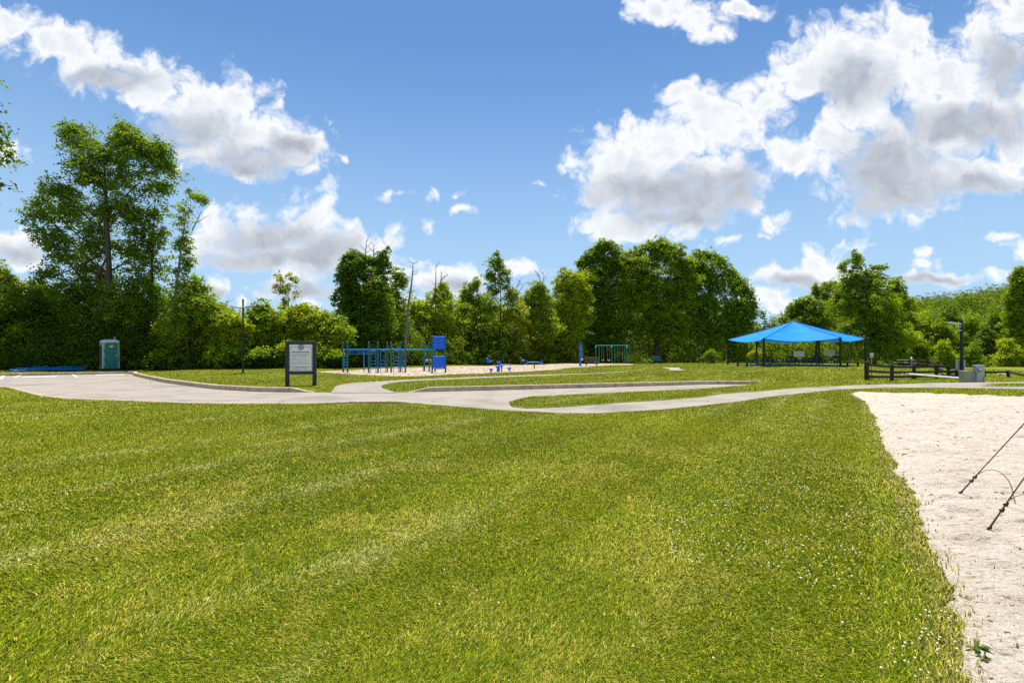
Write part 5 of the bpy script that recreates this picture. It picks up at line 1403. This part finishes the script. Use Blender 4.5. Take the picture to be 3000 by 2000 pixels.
def hoop(px, D, toppy, label):
    p = AT(px, D); zt = EYE + (HOR-toppy)/FPX*D - p.z; w, h = 1.15, .68
    t = empty('basketball_hoop', p, label, 'basketball hoop', R(-16), 'basketball hoops behind the canopy')
    MB().tube([(0,.75,-.2),(0,.75,zt-.7),(0,.55,zt-.45),(0,.05,zt-.42)], .07, 9).build('pole', M_grey, t)
    b = MB()
    for x0, z0, x1, z1 in ((-w/2,zt-h,w/2,zt-h),(-w/2,zt,w/2,zt),(-w/2,zt-h,-w/2,zt),(w/2,zt-h,w/2,zt)): b.box(((x0+x1)/2,0,(z0+z1)/2), (abs(x1-x0)+.07,.05,abs(z1-z0)+.07))
    brd = b.build('backboard_frame', M_white, t)
    MB().box((0,.01,zt-h/2), (w-.08,.02,h-.08)).build('backboard', M_lgrey, t)
    k = MB()
    for x0, z0, x1, z1 in ((-.2,zt-.58,.2,zt-.58),(-.2,zt-.3,.2,zt-.3),(-.2,zt-.58,-.2,zt-.3),(.2,zt-.58,.2,zt-.3)): k.box(((x0+x1)/2,-.004,(z0+z1)/2), (abs(x1-x0)+.04,.006,abs(z1-z0)+.04))
    k.build('target_square', M_white, t)
    rm = MB(); rm.tube([(.23*math.cos(a), -.27+.23*math.sin(a), zt-.68) for a in np.linspace(0, 2*math.pi, 18, endpoint=False)], .02, 6, closed=True); rim = rm.build('rim', simple('orange_rim', (.5,.13,.04), .5), t)
    nt_ = MB()
    for a in np.linspace(0, 2*math.pi, 12, endpoint=False):
        for d in (.35, -.35): nt_.tube([(.23*math.cos(a), -.27+.23*math.sin(a), zt-.69), (.15*math.cos(a+d), -.27+.15*math.sin(a+d), zt-1.05)], .008, 4)
    nt_.build('net', M_white, rim)
hoop(2341, 66, 1029.4, 'basketball hoop with grey backboard seen below the middle of the canopy')
hoop(2431, 68, 1025, 'basketball hoop with grey backboard left of the front right canopy post')

# ---- wooden fences
def fence(pts, h, rails, label, name='rail_fence', pw=.14):
    base = Vector(pts[0]); t = empty(name, base, label, 'fence')
    P = [Vector(p) - base for p in pts]
    for p in P:
        b = MB(); b.box(p + Vector((0,0,h/2-.15)), (pw,pw,h+.3), bev=.012); b.lathe([(pw*.70,0),(.001,.05)], p + Vector((0,0,h)), 4, rot(R(45))); b.build('post', M_brown, t)
    for a, c in zip(P[:-1], P[1:]):
        d = c-a; n = Vector((-d.y, d.x, 0)).normalized()
        for z in rails:
            m = (a+c)/2 - n*0; L = d.length - pw
            b = MB(); ang = math.atan2(d.y, d.x); b.box(m + Vector((0,0,z)), (L,.045,.14), rz=ang, ry=-math.atan2(d.z, d.xy.length), bev=.008); b.build('rail', M_brown, t)
fp = [G(2539,1114.5), G(2613,1112.5), G(2678,1111), G(2743.5,1109.5), G(2803,1107.5)]
hF = 44*fp[1].y/FPX
fence(fp, hF, (hF*.20, hF*.50, hF*.86), 'dark brown three rail wooden fence behind the white gate arm', pw=.15)
fb = [AT(2806, fp[-1].y+2.2), AT(2779, 34.5), AT(2748, 38.5), AT(2720, 43), AT(2691, 48), AT(2666, 52.5)]
fence(fb, .82, (.30, .62), 'dark wooden fence running away behind the white gate arm')
fr = [G(2883,1105), G(2954,1104.5), AT(3026, 28.6), AT(3098, 28.9)]
fence(fr, .46, (.36,), 'low dark wooden fence right of the meter pedestal')

# ---- small sign, gate arm, cabinets, lamp with cameras
def small_sign():
    p = G(2553.6, 1114); k = p.y/FPX; h = 80*k
    t = empty('small_sign', p, 'small white sign with a dark symbol on a thin post before the fence', 'sign', R(-20))
    MB().box((0,0,h*.42), (.05,.04,h*.9)).build('post', M_grey, t)
    pl_ = MB().box((0,-.03,h-.14), (.19,.02,.27), bev=.004).build('sign_plate', M_white, t)
    s = MB(); s.prism([(-.04,h-.24),(.04,h-.24),(.045,h-.18),(.02,h-.155),(.01,h-.13),(-.02,h-.13),(-.03,h-.17)], -.043, -.041); s.build('symbol', simple('sign_symbol', (.03,.05,.10), .6), pl_)
small_sign()
def gate():
    D = fp[-1].y - 1.6; k = D/FPX
    p = AT(2810, D); t = empty('barrier_gate', p, 'long white barrier arm lowered before the wooden fence', 'gate', 0)
    zt = EYE + (HOR-1090)*k - p.z; z0 = EYE + (HOR-1107)*k - p.z
    zb = max(z0, .12)
    x1 = (2600-2810)*k
    MB().box((0,0,zb*.5-.05), (.16,.18,zb+.28), bev=.01).build('pivot_box', simple('red_pivot_box', (.42,.10,.05), .5), t)
    a, c = Vector((.0,-.14,zb)), Vector((x1,-.14,zt)); d = c-a
    arm = MB().box((a+c)/2, (d.length,.075,.12), rx=R(38), ry=-math.atan2(d.z, d.x), bev=.01).build('gate_arm', M_white, t)
    m = MB(); m.box(a.lerp(c, .5) + Vector((0,-.034,0)), (.22,.006,.05), ry=-math.atan2(d.z, d.x)); m.build('reflector', simple('red_reflector', (.35,.06,.04), .4), arm)
gate()
def cabinet(x0, x1, y0, y1, D, label, mat, deep=.4, meter=False, lid=True):
    k = D/FPX; p = AT((x0+x1)/2, D); w = (x1-x0)*k; zt = EYE + (HOR-y0)*k - p.z
    t = empty('meter_pedestal' if meter else 'utility_cabinet', p, label, 'utility box', R(-8))
    MB().box((0,0,zt/2-.1), (w,deep,zt+.2), bev=.015).build('body', mat, t)
    MB().box((0,0,zt+.012), (w+.03,deep+.04,.03), bev=.006).build('lid', mat, t)
    MB().box((0,-deep/2-.006,zt*.45), (w*.82,.012,zt*.75), bev=.004).build('door', mat, t)
    if meter:
        b = MB(); b.lathe([(.001,0),(.11,0),(.11,.05),(.085,.06),(.08,.14),(.001,.15)], (-w*.18,-deep/2-.01,zt*.74), 18, Matrix.Rotation(R(90), 4, 'X')); b.build('meter', simple('meter_glass', (.45,.42,.34), .25), t)
        MB().tube([(w*.3,-deep/2-.02,-.1),(w*.3,-deep/2-.02,zt*.4)], .02, 7).build('conduit', M_grey, t)
cabinet(2817, 2836, 1087, 1108, 27.2, 'square beige utility cabinet at the foot of the lamp with cameras', M_beige)
cabinet(2837, 2849, 1088, 1107, 28.0, 'grey utility cabinet between the beige cabinet and the meter pedestal', M_grey, .34)
cabinet(2856, 2878, 1070, 1106, 28.0, 'tall grey meter pedestal with a round meter on its face', M_lgrey, .3, True)
def lamp_cam():
    D = 28.6; k = D/FPX; p = AT(2818, D); h = EYE + (HOR-937)*k - p.z
    t = empty('lamp_post', p, 'thick black lamp post carrying a lamp arm and security cameras', 'street lamp', 0)
    MB().tube([(0,0,-.2),(0,0,h*.5),(-.04,0,h)], .085, 14).build('pole', M_black, t)
    a = MB(); a.box((-.40,0,h-.20), (.64,.2,.085), ry=.16, bev=.02); hd = a.build('lamp_head', M_lgrey, t)
    MB().box((-.47,0,h-.235), (.40,.16,.02), ry=.16).build('lens', M_white, hd)
    for dz, ln in ((.40, .2), (.62, .30)):
        c = MB(); c.tube([(-.06,-.02,h-dz),(-.14,-.05,h-dz)], .02, 6); c.box((-.14-ln*.4,-.07,h-dz), (ln,.09,.09), ry=-.15, bev=.02); c.build('security_camera', M_lgrey, t)
    b = MB(); b.box((.03,.12,EYE+(HOR-1069.5)*k-p.z), (28*k,.02,30*k), bev=.004); b.build('sign_back', M_lgrey, t)
    MB().box((.0,-.10,h*.42), (.05,.03,.12)).build('access_plate', M_grey, t)
lamp_cam()
def stake():
    p = AT(2670, 50); p = Vector((p.x, p.y, p.z))
    t = empty('marker_post', p, 'short white topped marker post far behind the wooden fence', 'post')
    MB().tube([(0,0,-.1),(0,0,.75)], .06, 8).build('stem', M_grey, t)
    MB().lathe([(.08,0),(.1,.1),(.07,.24),(.001,.28)], (0,0,.72), 10).build('cap', M_white, t)
stake()
def boulder(px, py, wpx, label, seed):
    p = G(px, py); r = wpx/2*p.y/FPX; rg = np.random.default_rng(seed); b = MB(); n = 12; vs = []; fs = []
    for i in range(7):
        for j in range(n):
            th, ph = math.pi*i/6, 2*math.pi*j/n; q = r*(1 + .18*math.sin(3*ph+seed)*math.sin(2*th) + .06*rg.normal())
            vs.append((q*math.sin(th)*math.cos(ph), q*.7*math.sin(th)*math.sin(ph), q*.5*math.cos(th)))
    for i in range(6):
        for j in range(n): fs.append((i*n+j, (i+1)*n+j, (i+1)*n+(j+1) % n, i*n+(j+1) % n))
    b.add(vs, fs); o = b.build('boulder', M_stone); o.location = p + Vector((0,0,r*.15)); tag(o, label, 'rock')
boulder(2934, 1099, 22, 'pale rounded boulder behind the low fence at the right', 3)

# ---- parking lot: wheel stops and blue frames lying behind the kerb
def stop(px, py, wpx, label):
    p = G(px, py); k = p.y/FPX; w = wpx*k; q = G(px+8, py-.1)
    o = MB()
    prof = [(-.15,0),(.15,0),(.13,.05),(.09,.07),(-.09,.07),(-.13,.05)]
    vs = []; n = len(prof)
    for x, sc_ in ((-w/2,.75),(-w/2+.06,1),(w/2-.06,1),(w/2,.75)):
        for y, z in prof: vs.append((x, y, z*sc_))
    fs = [(i*n+j, i*n+(j+1) % n, (i+1)*n+(j+1) % n, (i+1)*n+j) for i in range(3) for j in range(n)] + [tuple(range(n-1,-1,-1)), tuple(range(3*n, 4*n))]
    o.add(vs, fs); o = o.build('wheel_stop', M_white); o.location = p + Vector((0,0,.022)); o.rotation_euler = (0,0,R(22))
    tag(o, label, 'wheel stop', 'white wheel stops on the parking lot')
stop(117, 1107, 80, 'white wheel stop near the frame edge of the parking lot')
stop(322, 1100.5, 68, 'white wheel stop in front of the portable toilet')
def pframe(px0, px1, py, label, seed):
    a, c = G(px0, py), G(px1, py-2); d = c-a; L = d.length
    t = empty('metal_frame', a, label, 'metal frame', math.atan2(d.y, d.x), 'blue metal frames lying behind the kerb')
    b = MB(); w = 1.0; r = .05
    for y, z in ((0,.10),(w,.14)): b.tube([(0,y,z),(L,y,z+.04)], r, 8)
    b.tube([(0,0,.10),(0,w,.14)], r, 8); b.tube([(L,0,.14),(L,w,.18)], r, 8)
    b.build('outer_tube', M_blue, t)
    for f in (.3, .55, .8): MB().tube([(L*f,0,.12),(L*f+.25*(seed-1),w,.16)], .04, 7).build('cross_tube', M_blue, t)
    MB().tube([(L*.1,.3,.22),(L*.95,.75,.30)], .045, 8).build('loose_tube', M_blue, t)
pframe(40, 150, 1089.5, 'blue tubular metal frame lying on the ground left of the portable toilet, farther one', 1)
pframe(120, 248, 1086.5, 'blue tubular metal frame lying on the ground, the one next to the portable toilet', 2)

# ---- volleyball post and its guy ropes pegged in the sand
M_rope = simple('brown_guy_rope', (.10,.075,.06), .8, var=.3); M_cord = simple('tan_cord', (.42,.32,.20), .8); M_rust = simple('dark_clamp', (.05,.03,.025), .7, .3)
tp = Vector((5.15, 3.8, 2.4))
p = Vector((5.15, 3.8, sand_z(5.15, 3.8)))
t = empty('volleyball_post', p, 'grey net post at the side of the sand court holding two guy ropes', 'post')
MB().tube([(0,0,-.3),(0,0,2.45-p.z)], .05, 12).build('pole', M_grey, t); MB().lathe([(.052,0),(.052,.02),(.001,.03)], (0,0,2.45-p.z), 12).build('cap', M_black, t)
def guy(bx, by, label, tail, seed):
    b = Vector((bx, by, sand_z(bx, by))); d = (tp - b)
    t = empty('guy_rope', b, label, 'rope', 0)
    m = MB(); u = d.normalized()
    m.tube([u*-.02, d*.5 + Vector((0,0,-.02)), d], .005, 7); m.tube([u*.0 + Vector((.012,0,0)), u*.36 + Vector((.010,.0,.004)), u*.40], .0045, 6); m.build('line', M_rope, t)
    MB().tube([(0,.012,-.16),(0,0,.012),(.02,-.01,.03),(.03,.0,.01)], .009, 7).build('peg', M_rust, t)
    c = MB()
    for f in (.20, .26):
        q = u*f; c.box(q + Vector((.006,0,0)), (.04,.016,.02), ry=.5, bev=.004); c.box(q + Vector((.022,0,.012)), (.022,.016,.03), ry=.2, bev=.005)
    c.build('clamp', M_rust, t)
    st = u*.30
    T_ = [st + Vector(v) for v in tail]
    pts = []
    for i in range(len(T_)-1):
        p0, p1, p2, p3 = T_[max(i-1,0)], T_[i], T_[i+1], T_[min(i+2, len(T_)-1)]
        for s in np.linspace(0, 1, 6, endpoint=False):
            pts.append(.5*((2*p1) + (p2-p0)*s + (2*p0-5*p1+4*p2-p3)*s*s + (3*p1-p0-3*p2+p3)*s**3))
    pts.append(T_[-1]); MB().tube(pts, .005, 6).build('free_end', M_cord, t)
guy(4.90, 5.42, 'farther guy rope with an arched loose end, pegged in the sand', [(0,0,0),(.09,-.02,.055),(.20,-.04,.045),(.29,-.06,-.06),(.315,-.08,-.20),(.31,-.10,-.275)], 1)
guy(4.20, 4.37, 'nearer guy rope with two clamps, pegged in the sand', [(0,0,0),(.06,-.02,.05),(.16,-.03,.075),(.30,-.05,.07),(.42,-.06,.02),(.50,-.08,-.12),(.52,-.10,-.27)], 2)

# ---- broad leaved weeds at the sand edge
def weed(px, py, size, label, seed):
    p = G(px, py); rg = np.random.default_rng(seed); root = empty('weed', p, label, 'weed', 0, 'weeds at the sand edge')
    Vs = []; Fs = []; C = []
    for k in range(11):
        a = rg.uniform(0, 6.28); L = size*rg.uniform(.6, 1.1); up = rg.uniform(.25, .8); w = L*.17
        d = np.array([math.cos(a), math.sin(a), 0]); s = np.array([-math.sin(a), math.cos(a), 0]); b0 = len(Vs)
        for i, (t_, ww) in enumerate(((0,.2),(.3,.8),(.6,1),(.85,.6),(1,.05))):
            c = d*L*t_ + np.array([0,0,L*up*math.sin(t_*2.2)*.6 + .01])
            Vs += [c - s*w*ww, c + s*w*ww]; cc = np.array([.10,.15,.015])*rg.uniform(.8,1.2); C += [cc, cc]
        for i in range(4): Fs.append((b0+2*i, b0+2*i+1, b0+2*i+3, b0+2*i+2))
    np_mesh('leaves', np.array(Vs), np.array(Fs), M_grass, root, col=np.array(C))
    MB().tube([(0,0,-.02),(.01,0,.05),(.02,.01,size*.8)], .004, 5).build('stem', simple('weed_stem', (.14,.16,.04), .7), root)
weed(2862, 1905, .065, 'broad leaved weed leaning out of the turf over the near sand', 1)
weed(2880, 1935, .04, 'small dry weed growing in the sand below the broad leaved weed', 2)
weed(2975, 1910, .03, 'tiny weed sprouting alone in the near sand', 3)
